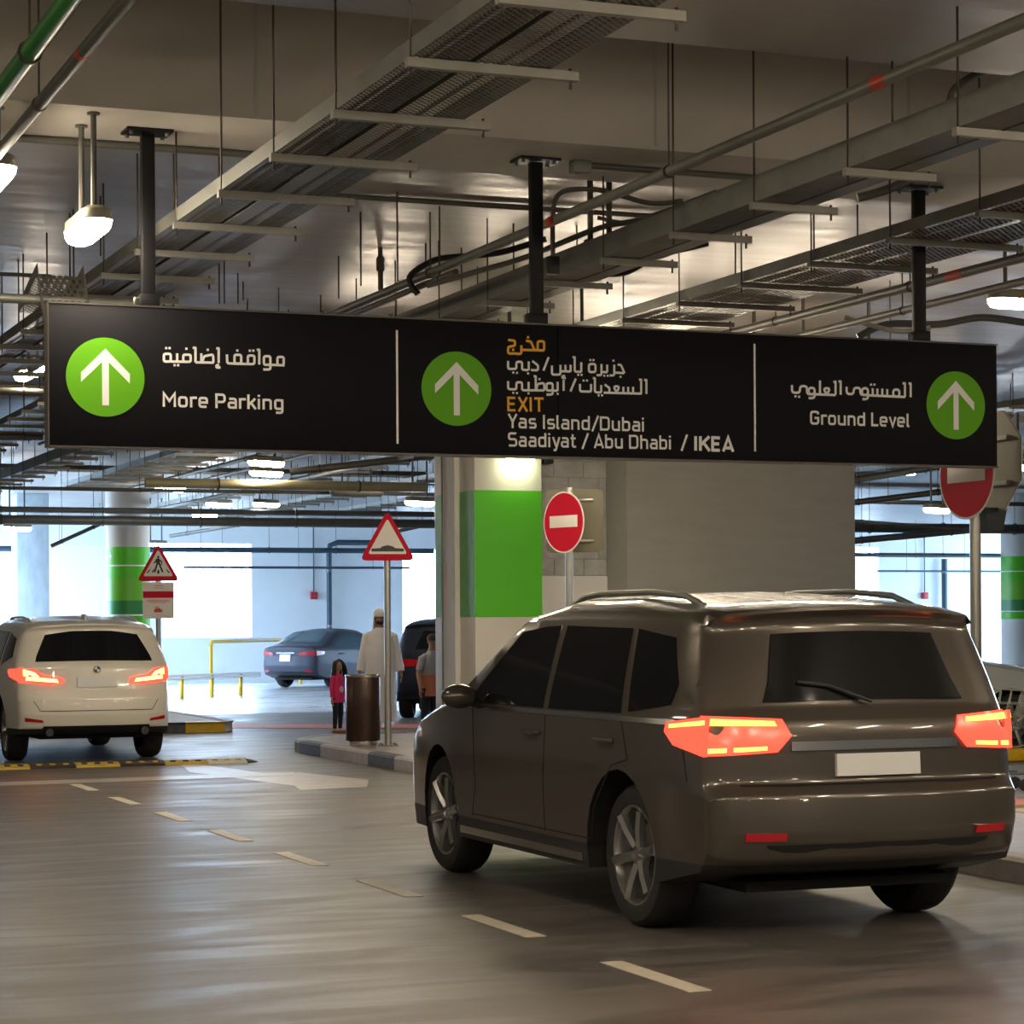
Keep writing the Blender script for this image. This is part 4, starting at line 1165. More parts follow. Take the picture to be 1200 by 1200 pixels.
# fire points and downpipes on the far wall
for (px, lab) in ((368, 'small red fire call box on the far wall left of the dark downpipe'), (1084, 'small red fire call box on the far wall in the right gap')):
    p = at_Y(px, 698, YF-.08)
    t = thing('fire_call_box', lab, 'call box', p)
    MB().bbox((-.09, -.06, -.10), (.09, .08, .10), .015, M['safety_red']).build('housing', t)
    MB().box((-.04, -.065, -.04), (.04, -.058, .02), M['red']).build('window', t)
    MB().tube([(0, .02, .11), (0, .02, 2.2)], .018, M['conduit'], 6).build('conduit', t)
p = at_Y(386, 700, YF-.2)
t = thing('downpipe', 'dark downpipe with elbow on the far wall behind the sedan', 'pipe', (p.x, p.y, 0))
ztp = at_Y(386, 636, YF).z
pts = [Vector((0, 0, 0.0)), Vector((0, 0, ztp-.3)), Vector((.02, 0, ztp-.08)), Vector((.25, 0, ztp)), Vector((1.3, 0, ztp))]
MB().tube(pts, .075, M['pipe_blue'], 12).build('tube', t)
for z_ in (1.5, 3.0): MB().tube([(0, 0, z_-.03), (0, 0, z_+.03)], .088, M['galv'], 12).build('clamp', t)
p = at_Y(1107, 700, YF-.2)
t = thing('downpipe', 'dark downpipe on the far wall in the right gap', 'pipe', (p.x, p.y, 0))
MB().tube([(0, 0, 0), (0, 0, 3.4)], .09, M['pipe_blue'], 12).build('tube', t)
for z_ in (1.5, 3.0): MB().tube([(0, 0, z_-.03), (0, 0, z_+.03)], .10, M['galv'], 12).build('clamp', t)

# yellow barriers before the far wall
p = at_Y(247, 752, 53.0); p2 = at_Y(352, 750, 58.0)
t = thing('hoop_barrier', 'tall yellow tubular hoop barrier left of the grey sedan', 'barrier', (p.x, 53.0, 0), math.atan2(5.0, p2.x-p.x))
L = math.hypot(p2.x-p.x, 5.0)
MB().tube(fillet3 if False else [(0, 0, 0), (0, 0, p.z-.1), (.1, 0, p.z), (L-.1, 0, p.z), (L, 0, p.z-.1), (L, 0, 0)], .045, M['yellow'], 10).build('hoop', t)
MB().lathe([(.09, 0), (.09, .015)], M['yellow'], 12).build('foot_plate', t)
MB().lathe([(.09, 0), (.09, .015)], M['yellow'], 12, (L, 0, 0)).build('foot_plate', t)
for (pa_, pb_, n, lab) in (((165, 800, 47.5), (305, 788, 51.5), 4, 'low yellow post barrier with a pale rail, nearer one beside the sedan'), ((165, 793, 50.5), (305, 784, 54.0), 4, 'low yellow post barrier with a pale rail, further one beside the sedan')):
    a = at_depth(pa_[0], pa_[1], pa_[2]); b = at_depth(*pb_); a.z = b.z = .42
    t = thing('low_barrier', lab, 'barrier', (a.x, a.y, 0))
    d = b-a
    MB().tube([(0, 0, .42), (d.x, d.y, .42)], .032, M['white'], 8).build('rail', t)
    for k in range(n):
        q = d*((k+.3)/n)
        MB().tube([(q.x, q.y, 0), (q.x, q.y, .42)], .045, M['yellow'], 8).build('post', t)
# ------------------------------------------------------------ vehicles
def lerp_tab(tab, v):
    if v <= tab[0][0]: return tab[0][1]
    for i in range(len(tab)-1):
        if v <= tab[i+1][0]:
            a, b = tab[i], tab[i+1]
            return a[1] + (b[1]-a[1])*(v-a[0])/max(1e-9, b[0]-a[0])
    return tab[-1][1]
class Car:
    """side outline swept across the width, then curved in plan and above the belt line. x forward, y left."""
    def __init__(s, name, label, cat, chain, W, wb, R, belt, roof, sill, tum=.20, kf=.16, kr=.10, bf=.22, br=.10, arch=.075, crown=.05, paint=None, clad=None, loc=(0, 0), heading=0.0):
        s.W, s.wb, s.R, s.belt, s.roof, s.sill = W, wb, R, belt, roof, sill
        s.tum, s.kf, s.kr, s.bf, s.br, s.crown = tum, kf, kr, bf, br, crown
        s.paint = paint; s.clad = clad
        s.t = thing(name, label, cat, (loc[0], loc[1], 0), heading)
        up = fillet(chain, False, 4)
        q = [up[0]]
        for p in up[1:]:
            L_ = (p-q[-1]).length
            if L_ < .012: continue
            n = int(L_/.16)
            a = q[-1]
            for k in range(1, n+1): q.append(a.lerp(p, k/(n+1)))
            q.append(p)
        s.up = q
        s.xr, s.xf = min(p.x for p in q), max(p.x for p in q)
        im = max(range(len(q)), key=lambda i: q[i].y)
        rear = []; zmax = -1
        for p in q[:im+1]:
            if p.y > zmax: rear.append((p.y, p.x)); zmax = p.y
        s.rear = rear
        fr_ = []; zmax = -1
        for p in reversed(q[im:]):
            if p.y > zmax: fr_.append((p.y, p.x)); zmax = p.y
        s.front = fr_
        xs = {}
        top = []
        lx = -99
        for i, p in enumerate(q):
            if p.x > lx and p.y > sill + .3: top.append((p.x, p.y)); lx = p.x
        s.top = top
        Ra = R + arch; bot = []
        zb = sill
        def arc(cx):
            a0 = math.asin(max(-1, min(1, (zb-R)/Ra)))
            n = 14
            return [Vector((cx+Ra*math.cos(a0+(PI-2*a0)*k/n), R+Ra*math.sin(a0+(PI-2*a0)*k/n))) for k in range(n+1)]
        bot = arc(wb) + arc(0.0)
        s.Ra = Ra
        out = q + bot
        nu = len(q)
        N = len(out)
        nor = []
        for i in range(N):
            if i >= nu or i == 0 or i == nu-1: nor.append(Vector((0, 0))); continue
            d = (out[(i+1) % N]-out[i-1]).normalized()
            nor.append(Vector((d.y, -d.x)))      # inward (outline runs rear -> roof -> front)
        s.nor = nor
        ys = [(-1, .055), (-.975, .030), (-.94, .013), (-.88, .003), (-.7, 0), (-.35, 0), (0, 0), (.35, 0), (.7, 0), (.88, .003), (.94, .013), (.975, .030), (1, .055)]
        bm = bmesh.new(); rg = []
        for (a, d) in ys:
            rg.append([bm.verts.new((out[i].x+nor[i].x*d, a*W, out[i].y+nor[i].y*d)) for i in range(N)])
        for j in range(len(rg)-1):
            for i in range(N):
                k = (i+1) % N
                f = bm.faces.new((rg[j][i], rg[j][k], rg[j+1][k], rg[j+1][i]))
                f.material_index = 1 if (i >= nu-1) else 0
        bm.faces.new(list(reversed(rg[0]))); bm.faces.new(rg[-1])
        s.cut(bm, True)
        for f in bm.faces:
            f.smooth = True
            if f.material_index == 0 and clad and f.calc_center_median().z < clad: f.material_index = 1
        for v in bm.verts: v.co = s.D(v.co)
        bmesh.ops.recalc_face_normals(bm, faces=bm.faces)
        bmesh.ops.triangulate(bm, faces=[f for f in bm.faces if len(f.verts) > 4])
        for e in bm.edges:
            if len(e.link_faces) == 2 and (e.calc_face_angle(0) > .6 or e.link_faces[0].material_index != e.link_faces[1].material_index): e.smooth = False
        me = bpy.data.meshes.new('body'); bm.to_mesh(me); bm.free()
        me.materials.append(paint); me.materials.append(M['plastic'])
        o = bpy.data.objects.new('body', me); COL.objects.link(o); o.parent = s.t
        s.body = o
    def cut(s, bm, full=False):
        zs = [s.sill+.001 + i*(s.roof-s.sill)/13 for i in range(1, 13)] + ([s.clad] if s.clad else []) + [s.belt]
        L_ = s.xf-s.xr
        xs = [s.xr + L_*i/18 for i in range(1, 18)] + [s.xr+.12, s.xf-.12]
        for z in zs: bmesh.ops.bisect_plane(bm, geom=bm.verts[:]+bm.edges[:]+bm.faces[:], plane_co=(0, 0, z), plane_no=(0, 0, 1), dist=1e-5)
        for x in xs: bmesh.ops.bisect_plane(bm, geom=bm.verts[:]+bm.edges[:]+bm.faces[:], plane_co=(x, 0, 0), plane_no=(1, 0, 0), dist=1e-5)
    def delta(s, a):
        return lerp_tab([(0, 0), (.7, 0), (.88, .003), (.94, .013), (.975, .030), (1, .055), (1.2, .055)], a)
    def D(s, v):
        x, y, z = v
        a = min(1.02, abs(y)/s.W); k = 1.0
        if z > s.belt: k *= 1 - s.tum*min(1.1, (z-s.belt)/(s.roof-s.belt))**1.2
        zl = s.belt-.32
        if z < zl: k *= 1 - .05*((zl-z)/zl)**2
        elif z < s.belt: k *= 1 - .018*((z-zl)/(s.belt-zl))
        if z >= s.belt: k *= 1-.018
        L_ = s.xf-s.xr
        tf = max(0, (x-(s.xf-.30*L_))/(.30*L_)); tr = max(0, ((s.xr+.26*L_)-x)/(.26*L_))
        k *= 1 - s.kf*tf**2.2 - s.kr*tr**2.4
        x2 = x - s.bf*a*a*a*tf + s.br*a*a*a*tr
        zz = z
        if z > s.belt-.15:
            q = min(1, (z-(s.belt-.15))/(s.roof-s.belt+.15)); zz = z - s.crown*a*a*q
        elif False: pass
        return Vector((x2, y*k, zz))
    def sheet(s, name, poly, to3, nrm, material, off=.006, sx=None, parent=None, label=None, sides=None, inner=.01, cuts=None):
        bm = bmesh.new()
        vs = [bm.verts.new((p[0], p[1], 0)) for p in poly]
        bm.faces.new(vs)
        x0, x1 = min(p[0] for p in poly), max(p[0] for p in poly); y0, y1 = min(p[1] for p in poly), max(p[1] for p in poly)
        nx = max(1, int((x1-x0)/.10)); ny = max(1, int((y1-y0)/.08))
        for i in range(1, nx): bmesh.ops.bisect_plane(bm, geom=bm.verts[:]+bm.edges[:]+bm.faces[:], plane_co=(x0+(x1-x0)*i/nx, 0, 0), plane_no=(1, 0, 0), dist=1e-6)
        for i in range(1, ny): bmesh.ops.bisect_plane(bm, geom=bm.verts[:]+bm.edges[:]+bm.faces[:], plane_co=(0, y0+(y1-y0)*i/ny, 0), plane_no=(0, 1, 0), dist=1e-6)
        for c in (cuts or []): bmesh.ops.bisect_plane(bm, geom=bm.verts[:]+bm.edges[:]+bm.faces[:], plane_co=(c, 0, 0), plane_no=(1, 0, 0), dist=1e-6)
        r = bmesh.ops.extrude_face_region(bm, geom=bm.faces[:])
        ext = {v for v in r['geom'] if isinstance(v, bmesh.types.BMVert)}
        for v in bm.verts:
            a, b = v.co.x, v.co.y
            p = s.D(to3(a, b)); n = nrm(a, b)
            v.co = p + n*(off if v in ext else -inner)
        bmesh.ops.recalc_face_normals(bm, faces=bm.faces)
        bmesh.ops.triangulate(bm, faces=[f for f in bm.faces if len(f.verts) > 4])
        for f in bm.faces: f.smooth = True
        for e in bm.edges:
            if len(e.link_faces) == 2 and e.calc_face_angle(0) > .7: e.smooth = False
        me = bpy.data.meshes.new(name); bm.to_mesh(me); bm.free(); me.materials.append(material)
        o = bpy.data.objects.new(name, me); COL.objects.link(o); o.parent = parent or s.t
        if label: o['label'] = label
        return o
    def side(s, name, poly, material, off=.005, both=True, **k):
        r = []
        for sg in ((1, -1) if both is True else (both,)):
            r.append(s.sheet(name, poly, lambda a, b: (a, sg*s.W, b), lambda a, b: Vector((0, sg, 0)), material, off, **k))
        return r
    def rearp(s, name, poly, material, off=.006, **k):
        def to(a, b): return (lerp_tab(s.rear, b) + s.delta(abs(a)/s.W), a, b)
        return s.sheet(name, poly, to, lambda a, b: Vector((-1, 0, .12)), material, off, **k)
    def frontp(s, name, poly, material, off=.006, **k):
        def to(a, b): return (lerp_tab(s.front, b) - s.delta(abs(a)/s.W), a, b)
        return s.sheet(name, poly, to, lambda a, b: Vector((1, 0, .12)), material, off, **k)
    def topp(s, name, poly, material, off=.006, **k):
        """poly in (x, y), laid on the upper outline"""
        def to(a, b): return (a, b, lerp_tab(s.top, a) - s.delta(abs(b)/s.W))
        def nr(a, b):
            d = (lerp_tab(s.top, a+.03)-lerp_tab(s.top, a-.03))/.06
            return Vector((-d, 0, 1)).normalized()
        return s.sheet(name, poly, to, nr, material, off, **k)
    def wheels(s, spokes=5, double=True, rimm=None, tw=.235, inset=.03, hubr=None):
        R = s.R; rr_ = R*.70
        prof = [(rr_, -tw/2+.01), (rr_+.02, -tw/2), (R-.03, -tw/2+.005), (R-.008, -tw/2+.03), (R, -tw/2+.06), (R, tw/2-.06), (R-.008, tw/2-.03), (R-.03, tw/2-.005), (rr_+.02, tw/2), (rr_, tw/2-.01)]
        tyre = None
        rm = rimm or M['rim']
        for (x, sg) in ((0, 1), (0, -1), (s.wb, 1), (s.wb, -1)):
            if tyre is None:
                w_ = MB().lathe(prof, M['rubber'], 40, axis='y', cap=False).build('wheel', s.t)
                mb = MB().lathe([(rr_, tw/2-.01), (rr_-.012, tw/2-.012), (rr_-.03, tw/2-.05), (rr_-.04, -tw/2+.02)], rm, 40, axis='y', cap=False)
                rim = mb.build('rim', w_)
                mb = MB()
                for k in range(spokes):
                    for da in ((-.13, .13) if double else (0,)):
                        a = 2*PI*k/spokes + PI/2
                        a1 = a+da; a0 = a+da*.25
                        i_ = Vector((math.cos(a0), 0, math.sin(a0)))*.05; o_ = Vector((math.cos(a1), 0, math.sin(a1)))*(rr_-.012)
                        i_.y = tw/2-.045; o_.y = tw/2-.018
                        mb.tube([i_, (i_+o_)/2+Vector((0, .006, 0)), o_], .018 if double else .03, rm, 6)
                mb.lathe([(.075, tw/2-.07), (.07, tw/2-.035), (.04, tw/2-.028)], rm, 20, axis='y')
                sp_o = mb.build('spokes', w_)
                dk = MB().lathe([(rr_-.03, -.01), (rr_-.03, .0)], M['seam'], 32, axis='y').lathe([(.16, .0), (.16, .02)], M['galv_dark'], 24, axis='y').build('brake_disc', w_)
                tyre = (w_.data, rim.data, sp_o.data, dk.data); w2 = w_
            else:
                w2 = shared('wheel', tyre[0], s.t)
                shared('rim', tyre[1], w2); shared('spokes', tyre[2], w2); shared('brake_disc', tyre[3], w2)
            w2.location = (x, sg*(s.W*.955-tw/2-inset), R); w2.rotation_euler = (0, random.uniform(0, 1), 0 if sg > 0 else PI)
        # dark wheel housings
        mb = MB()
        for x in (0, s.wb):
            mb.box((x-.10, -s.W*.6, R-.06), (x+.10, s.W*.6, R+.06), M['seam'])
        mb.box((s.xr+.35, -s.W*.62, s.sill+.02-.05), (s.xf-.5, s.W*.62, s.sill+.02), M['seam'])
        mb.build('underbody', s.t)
    def at(s, x, y, z): return s.D((x, y, z))
    def seam(s, pts, both=True, w_=.007):
        for i in range(len(pts)-1):
            a, b = Vector(pts[i]), Vector(pts[i+1]); d = (b-a).normalized(); n = Vector((-d.y, d.x))*w_/2
            s.side('panel_gap', [tuple(a-n), tuple(b-n), tuple(b+n), tuple(a+n)], M['seam'], .0015, both)
    def mirror(s, x, z, material, sg_=(1, -1)):
        for sg in sg_:
            p = s.at(x, sg*s.W, z)
            mb = MB(); mb.ell((p.x, p.y+sg*.14, p.z+.03), (.07, .115, .075), material, 16, 10)
            mb.tube([(p.x+.02, p.y-sg*.01, p.z-.03), (p.x, p.y+sg*.09, p.z)], .022, M['plastic'], 8)
            mb.build('wing_mirror', s.t)
    def handle(s, x, z, material, both=True):
        for sg in ((1, -1) if both is True else (both,)):
            p = s.at(x, sg*s.W, z)
            MB().tube([(p.x-.10, p.y+sg*.0, p.z), (p.x-.085, p.y+sg*.028, p.z), (p.x+.085, p.y+sg*.028, p.z), (p.x+.10, p.y, p.z)], .013, material, 8).build('door_handle', s.t)
    def rails(s, x0, x1, yk, material, h=.045):
        for sg in (1, -1):
            pts = []
            for k in range(9):
                x = x0+(x1-x0)*k/8
                z = lerp_tab(s.top, x)
                p = s.at(x, sg*yk*s.W, z - s.delta(yk))
                pts.append(p + Vector((0, 0, (h if 0 < k < 8 else -.01))))
            MB().tube(pts, .018, material, 8).build('roof_rail', s.t)
    def plate(s, z, w_=.52, h=.11, rear=True, y0=0.0, off=.02):
        pl = [(y0-w_/2, z-h/2), (y0+w_/2, z-h/2), (y0+w_/2, z+h/2), (y0-w_/2, z+h/2)]
        return (s.rearp if rear else s.frontp)('number_plate', pl, M['plate'], off)

rw = at_z(745, 1086, 0)              # left rear tyre of the brown car
W = .965
car = Car('suv', 'large dark brown car driving away in the foreground, red tail lamps lit', 'car',
    [(-.90, .36, 0), (-1.02, .42, .05), (-1.07, .56, .08), (-1.06, .74, .04), (-.985, .80, .03), (-.97, 1.08, .2), (-.90, 1.17, .1), (-.73, 1.60, .06), (-.80, 1.665, .02), (-.55, 1.70, .1), (.3, 1.755, .8), (1.1, 1.755, .6), (1.72, 1.67, .3), (2.58, 1.155, .12), (2.95, 1.10, .4),
     (3.55, .99, .3), (3.84, .86, .14), (3.93, .60, .2), (3.90, .34, .05), (3.80, .26, 0)],
    W, 2.90, .375, 1.09, 1.755, .27, tum=.19, kf=.14, kr=.10, bf=.25, br=.14, paint=M['suv_paint'], clad=.40, loc=(0, 0), heading=PI/2)
off_ = W*.955-.235/2-.03
car.t.location = (rw.x + off_ + .10, rw.y, 0)
G = M['glass_dark']
car.side('side_window', [(2.28, 1.12), (1.66, 1.575), (1.30, 1.61), (1.10, 1.615), (1.08, 1.12)], G)
car.side('side_window', [(1.00, 1.12), (1.02, 1.615), (.12, 1.60), (.00, 1.13)], G)
car.side('side_window', [(-.10, 1.14), (.03, 1.598), (-.46, 1.55), (-.62, 1.30), (-.58, 1.19)], G)
car.side('window_trim', [(-.68, 1.085), (2.34, 1.085), (2.30, 1.105), (-.66, 1.115)], M['chrome'], .007)
car.seam([(2.20, .42), (2.12, .62), (2.20, 1.08)]); car.seam([(1.04, .42), (1.04, 1.08)]); car.seam([(-.02, 1.08), (-.12, .88), (.10, .84), (.34, .60), (.38, .42)]); car.seam([(1.04, .43), (2.2, .43)]); car.seam([(.4, .43), (1.04, .43)])
car.seam([(-.70, 1.10), (-.80, .80)])
car.side('sill_trim', [(.50, .30), (2.40, .30), (2.40, .345), (.50, .345)], M['chrome'], .012)
car.side('fuel_flap', [(-.48, .86), (-.30, .86), (-.30, 1.02), (-.48, 1.02)], M['suv_paint'], .003, both=-1)
car.handle(1.22, .97, M['suv_paint']); car.handle(.20, .97, M['suv_paint'])
car.mirror(2.08, 1.13, M['suv_paint'])
car.rails(-.35, 1.45, .80, M['galv'], .03)
car.rearp('rear_window', [(-.64, 1.20), (.64, 1.20), (.60, 1.30), (.56, 1.54), (-.56, 1.54), (-.60, 1.30)], G, .006)
car.topp('windscreen', [(1.80, -.70), (2.50, -.82), (2.50, .82), (1.80, .70)], G)
car.wheels(6, False)
# tail lamps wrap the corner: side + rear pieces
for nm, z0, z1, m_ in (('tail_lamp', .90, 1.09, 'brake'),):
    car.side(nm, [(-.96, .93), (-.66, .98), (-.56, 1.05), (-.58, 1.10), (-.97, 1.14)], M['brake'], .010, label='lit red tail lamp, side piece')
    for sg in (1, -1):
        tl = car.rearp(nm, [(sg*.955, .93), (sg*.60, .95), (sg*.52, 1.03), (sg*.56, 1.115), (sg*.955, 1.14)], M['brake'], .012, label='lit red tail lamp, rear piece')
        car.rearp('lamp_core', [(sg*.945, 1.09), (sg*.60, 1.08), (sg*.61, 1.105), (sg*.945, 1.125)], M['brake_hot'], .018, parent=tl)
        car.rearp('lamp_core', [(sg*.945, .945), (sg*.66, .96), (sg*.66, .98), (sg*.945, .97)], M['brake_hot'], .018, parent=tl)
    for sg, o in zip((1, -1), [c for c in car.t.children if c.get('label') == 'lit red tail lamp, side piece']):
        car.side('lamp_core', [(-.955, 1.095), (-.62, 1.07), (-.62, 1.09), (-.955, 1.12)], M['brake_hot'], .016, both=sg, parent=o)
car.rearp('tailgate_trim', [(-.52, .955), (.52, .955), (.52, 1.0), (-.52, 1.0)], M['chrome'], .012)
car.plate(.88)
car.rearp('panel_gap', [(-.80, .785), (.80, .785), (.80, .795), (-.80, .795)], M['seam'], .002)
for sg in (1, -1):
    car.rearp('reflector', [(sg*.82, .52), (sg*.60, .52), (sg*.60, .56), (sg*.82, .56)], M['red_lens'], .010)
car.rearp('bumper_insert', [(-.62, .40), (.62, .40), (.70, .50), (-.70, .50)], M['plastic'], .008)
car.frontp('headlamp', [(.92, .74), (.55, .76), (.55, .86), (.92, .90)], M['indicator'], .008)
car.frontp('headlamp', [(-.92, .74), (-.55, .76), (-.55, .86), (-.92, .90)], M['indicator'], .008)
car.frontp('grille', [(-.50, .52), (.50, .52), (.50, .84), (-.50, .84)], M['plastic'], .008)
p = car.at(-.72, 0, 1.60)
MB().tube([(-.93, .0, 1.19), (-.88, .22, 1.27), (-.86, .38, 1.29)], .010, M['plastic'], 6).build('rear_wiper', car.t)
car.side('arch_trim', [(.46*math.cos(a)+0, .375+.49*math.sin(a)) for a in [PI*k/16 for k in range(17)]] + [(-.42*math.cos(a), .375+.45*math.sin(a)) for a in [PI*k/16 for k in range(17)]], M['plastic'], .010) if False else None

# white car, left
lw = at_z(97, 889, 0)
bx = Car('white_suv', 'white car at the left edge with lit brake lamps, crossing the speed bump', 'car',
    [(-.86, .34, 0), (-.95, .42, .05), (-.99, .56, .1), (-.98, .74, .08), (-.93, .84, .05), (-.90, 1.10, .1), (-.84, 1.17, .1), (-.60, 1.54, .06), (-.66, 1.60, .02), (-.40, 1.645, .1), (.4, 1.70, .8), (1.15, 1.70, .6), (1.75, 1.60, .3), (2.55, 1.15, .12), (2.95, 1.10, .4),
     (3.55, .98, .3), (3.82, .84, .14), (3.90, .60, .2), (3.86, .34, .05), (3.76, .26, 0)],
    .985, 2.93, .37, 1.10, 1.70, .30, tum=.24, kf=.16, kr=.13, bf=.28, br=.17, paint=M['white_car'], clad=.40, loc=(lw.x, lw.y+.05, ), heading=PI/2)
bx.side('side_window', [(2.22, 1.12), (1.62, 1.52), (1.10, 1.57), (1.08, 1.12)], G)
bx.side('side_window', [(1.00, 1.12), (1.02, 1.57), (.20, 1.55), (.02, 1.13)], G)
bx.side('side_window', [(-.10, 1.14), (.08, 1.545), (-.40, 1.47), (-.55, 1.24)], G)
bx.seam([(1.04, .45), (1.04, 1.1)]); bx.seam([(.0, 1.1), (-.1, .85), (.35, .60)])
bx.handle(1.22, .98, M['white_car']); bx.handle(.22, .98, M['white_car']); bx.mirror(2.05, 1.13, M['white_car'])
bx.rails(-.3, 1.4, .84, M['white_car'], .02)
bx.rearp('rear_window', [(-.78, 1.175), (.78, 1.175), (.77, 1.24), (.68, 1.49), (.3, 1.52), (-.3, 1.52), (-.68, 1.49), (-.77, 1.24)], G)
bx.topp('windscreen', [(1.80, -.72), (2.48, -.84), (2.48, .84), (1.80, .72)], G)
bx.wheels(5, True)
for sg in (1, -1):
    tl = bx.rearp('tail_lamp', [(sg*.975, .93), (sg*.60, .90), (sg*.42, .93), (sg*.45, .975), (sg*.70, 1.02), (sg*.80, 1.09), (sg*.975, 1.11)], M['brake'], .012, label='lit red and orange tail lamp')
    bx.rearp('lamp_core', [(sg*.90, .955), (sg*.50, .925), (sg*.52, .965), (sg*.90, 1.00)], M['brake_white'], .018, parent=tl)
    bx.rearp('lamp_core', [(sg*.93, 1.01), (sg*.74, .995), (sg*.80, 1.05), (sg*.93, 1.09)], M['brake_white'], .018, parent=tl)
    bx.rearp('reflector', [(sg*.93, .485), (sg*.70, .47), (sg*.72, .50), (sg*.93, .53)], M['red_lens'], .010)
bx.side('tail_lamp', [(-.88, .95), (-.60, 1.0), (-.52, 1.06), (-.56, 1.09), (-.90, 1.10)], M['brake'], .010, label='lit red tail lamp, side piece')
bx.plate(.93, .52, .12)
bx.rearp('bumper_insert', [(-.74, .345), (.74, .345), (.70, .43), (-.70, .43)], M['plastic'], .012)
bx.rearp('panel_gap', [(-.74, .60), (.74, .60), (.74, .608), (-.74, .608)], M['seam'], .002)
for sg in (1, -1): bx.rearp('panel_gap', [(sg*.74, .60), (sg*.82, .72), (sg*.828, .72), (sg*.748, .60)], M['seam'], .002)
q = bx.at(-.905, 0, 1.075)
bdg = MB().lathe([(.041, -.014), (.041, .0)], M['chrome'], 24, (0, 0, 0), 'x').build('badge', bx.t); bdg.location = (q.x-.012, 0, q.z)
mb = MB()
for k in range(4):
    a0 = PI/2*k
    pts = [(0, 0)] + [(.030*math.cos(a0+PI/2*j/6), .030*math.sin(a0+PI/2*j/6)) for j in range(7)]
    mb.prism(pts, lambda a_, b_: (-.0165, a_, b_), lambda a_, b_: (-.014, a_, b_), M['pipe_blue'] if k % 2 else M['white'])
mb.lathe([(.034, -.0160), (.034, -.0142)], M['sign_dark'], 20, (0, 0, 0), 'x')
mb.build('roundel', bdg)
bx.topp('aerial', [(-.30, -.02), (-.12, -.03), (-.12, .03), (-.30, .02)], M['white_car'], .05)
for y_ in (.55, -.55):
    MB().lathe([(.045, -.02), (.045, .1)], M['plastic'], 16, (-.93, y_, .36), 'x').build('exhaust_tip', bx.t)

# grey sedan
sc_ = at_z(362, 805.5, 0)
sd = Car('sedan', 'slate grey saloon car parked far back before the white opening', 'car',
    [(-.86, .33, 0), (-.96, .40, .05), (-1.0, .55, .1), (-.97, .78, .08), (-.99, 1.0, .03), (-.90, 1.04, .05), (-.52, 1.07, .15), (.22, 1.40, .4), (.75, 1.455, .8), (1.25, 1.44, .5), (2.15, 1.02, .15), (2.6, .96, .4), (3.2, .84, .3), (3.48, .70, .14), (3.56, .5, .2), (3.50, .28, .05), (3.40, .22, 0)],
    .89, 2.70, .315, .93, 1.455, .23, tum=.27, kf=.16, kr=.12, bf=.25, br=.16, paint=M['grey_car'], clad=None, loc=(sc_.x, sc_.y), heading=PI/2-math.radians(52))
GB = M['glass_blue']
sd.side('side_window', [(1.95, .98), (1.30, 1.31), (.95, 1.34), (.93, .98)], GB); sd.side('side_window', [(.86, .98), (.88, 1.34), (.35, 1.29), (-.12, 1.06), (-.02, .98)], GB)
sd.topp('rear_window', [(-.40, -.66), (.16, -.58), (.16, .58), (-.40, .66)], GB); sd.topp('windscreen', [(1.30, -.60), (2.05, -.72), (2.05, .72), (1.30, .60)], GB)
sd.seam([(.90, .35), (.90, .93)]); sd.seam([(.0, .93), (-.05, .75), (.35, .5)])
sd.handle(1.05, .84, M['grey_car']); sd.handle(.15, .84, M['grey_car']); sd.mirror(1.75, .98, M['grey_car'])
for sg in (1, -1):
    sd.rearp('tail_lamp', [(sg*.87, .80), (sg*.42, .80), (sg*.45, .87), (sg*.87, .93)], M['red_lens'], .010)
    sd.rearp('reflector', [(sg*.80, .40), (sg*.60, .40), (sg*.60, .45), (sg*.80, .45)], M['red_lens'], .010)
sd.side('tail_lamp', [(-.93, .80), (-.66, .83), (-.60, .90), (-.93, .93)], M['red_lens'], .008)
sd.plate(.74, .36, .17)
sd.rearp('chrome_strip', [(-.30, .85), (.30, .85), (.30, .87), (-.30, .87)], M['chrome'], .010)
sd.rearp('bumper_insert', [(-.6, .345), (.6, .345), (.6, .40), (-.6, .40)], M['plastic'], .006)
sd.wheels(5, False, tw=.20)

# pale parked car at the right edge, facing right
fw = at_z(1187, 886, 0)
hd = math.radians(-14)
pc = Car('parked_suv', 'pale silver parked car at the right edge behind the brown car, facing right', 'car',
    [(-.82, .36, 0), (-.92, .44, .05), (-.95, .60, .1), (-.92, .80, .08), (-.86, 1.10, .2), (-.60, 1.52, .08), (-.66, 1.58, .02), (-.35, 1.62, .1), (.5, 1.67, .8), (1.1, 1.67, .6), (1.60, 1.60, .3), (2.38, 1.12, .12), (2.8, 1.06, .4), (3.4, .94, .3), (3.64, .80, .14), (3.72, .60, .2), (3.68, .34, .05), (3.58, .26, 0)],
    .94, 2.75, .36, 1.06, 1.67, .28, tum=.22, kf=.15, kr=.12, bf=.28, br=.15, paint=M['silver_car'], clad=.38, loc=(0, 0), heading=hd)
fx_ = Vector((math.cos(hd), math.sin(hd), 0)); lf_ = Vector((-math.sin(hd), math.cos(hd), 0))
q = fw - fx_*2.75 + lf_*(.94*.8)
pc.t.location = (q.x, q.y, 0)
pc.side('side_window', [(2.08, 1.09), (1.50, 1.50), (1.02, 1.54), (1.0, 1.09)], G); pc.side('side_window', [(.93, 1.09), (.95, 1.54), (.2, 1.52), (.05, 1.10)], G); pc.side('side_window', [(-.05, 1.12), (.1, 1.515), (-.42, 1.43), (-.55, 1.22)], G)
pc.topp('windscreen', [(1.66, -.68), (2.32, -.80), (2.32, .80), (1.66, .68)], G); pc.rearp('rear_window', [(-.6, 1.16), (.6, 1.16), (.5, 1.46), (-.5, 1.46)], G)
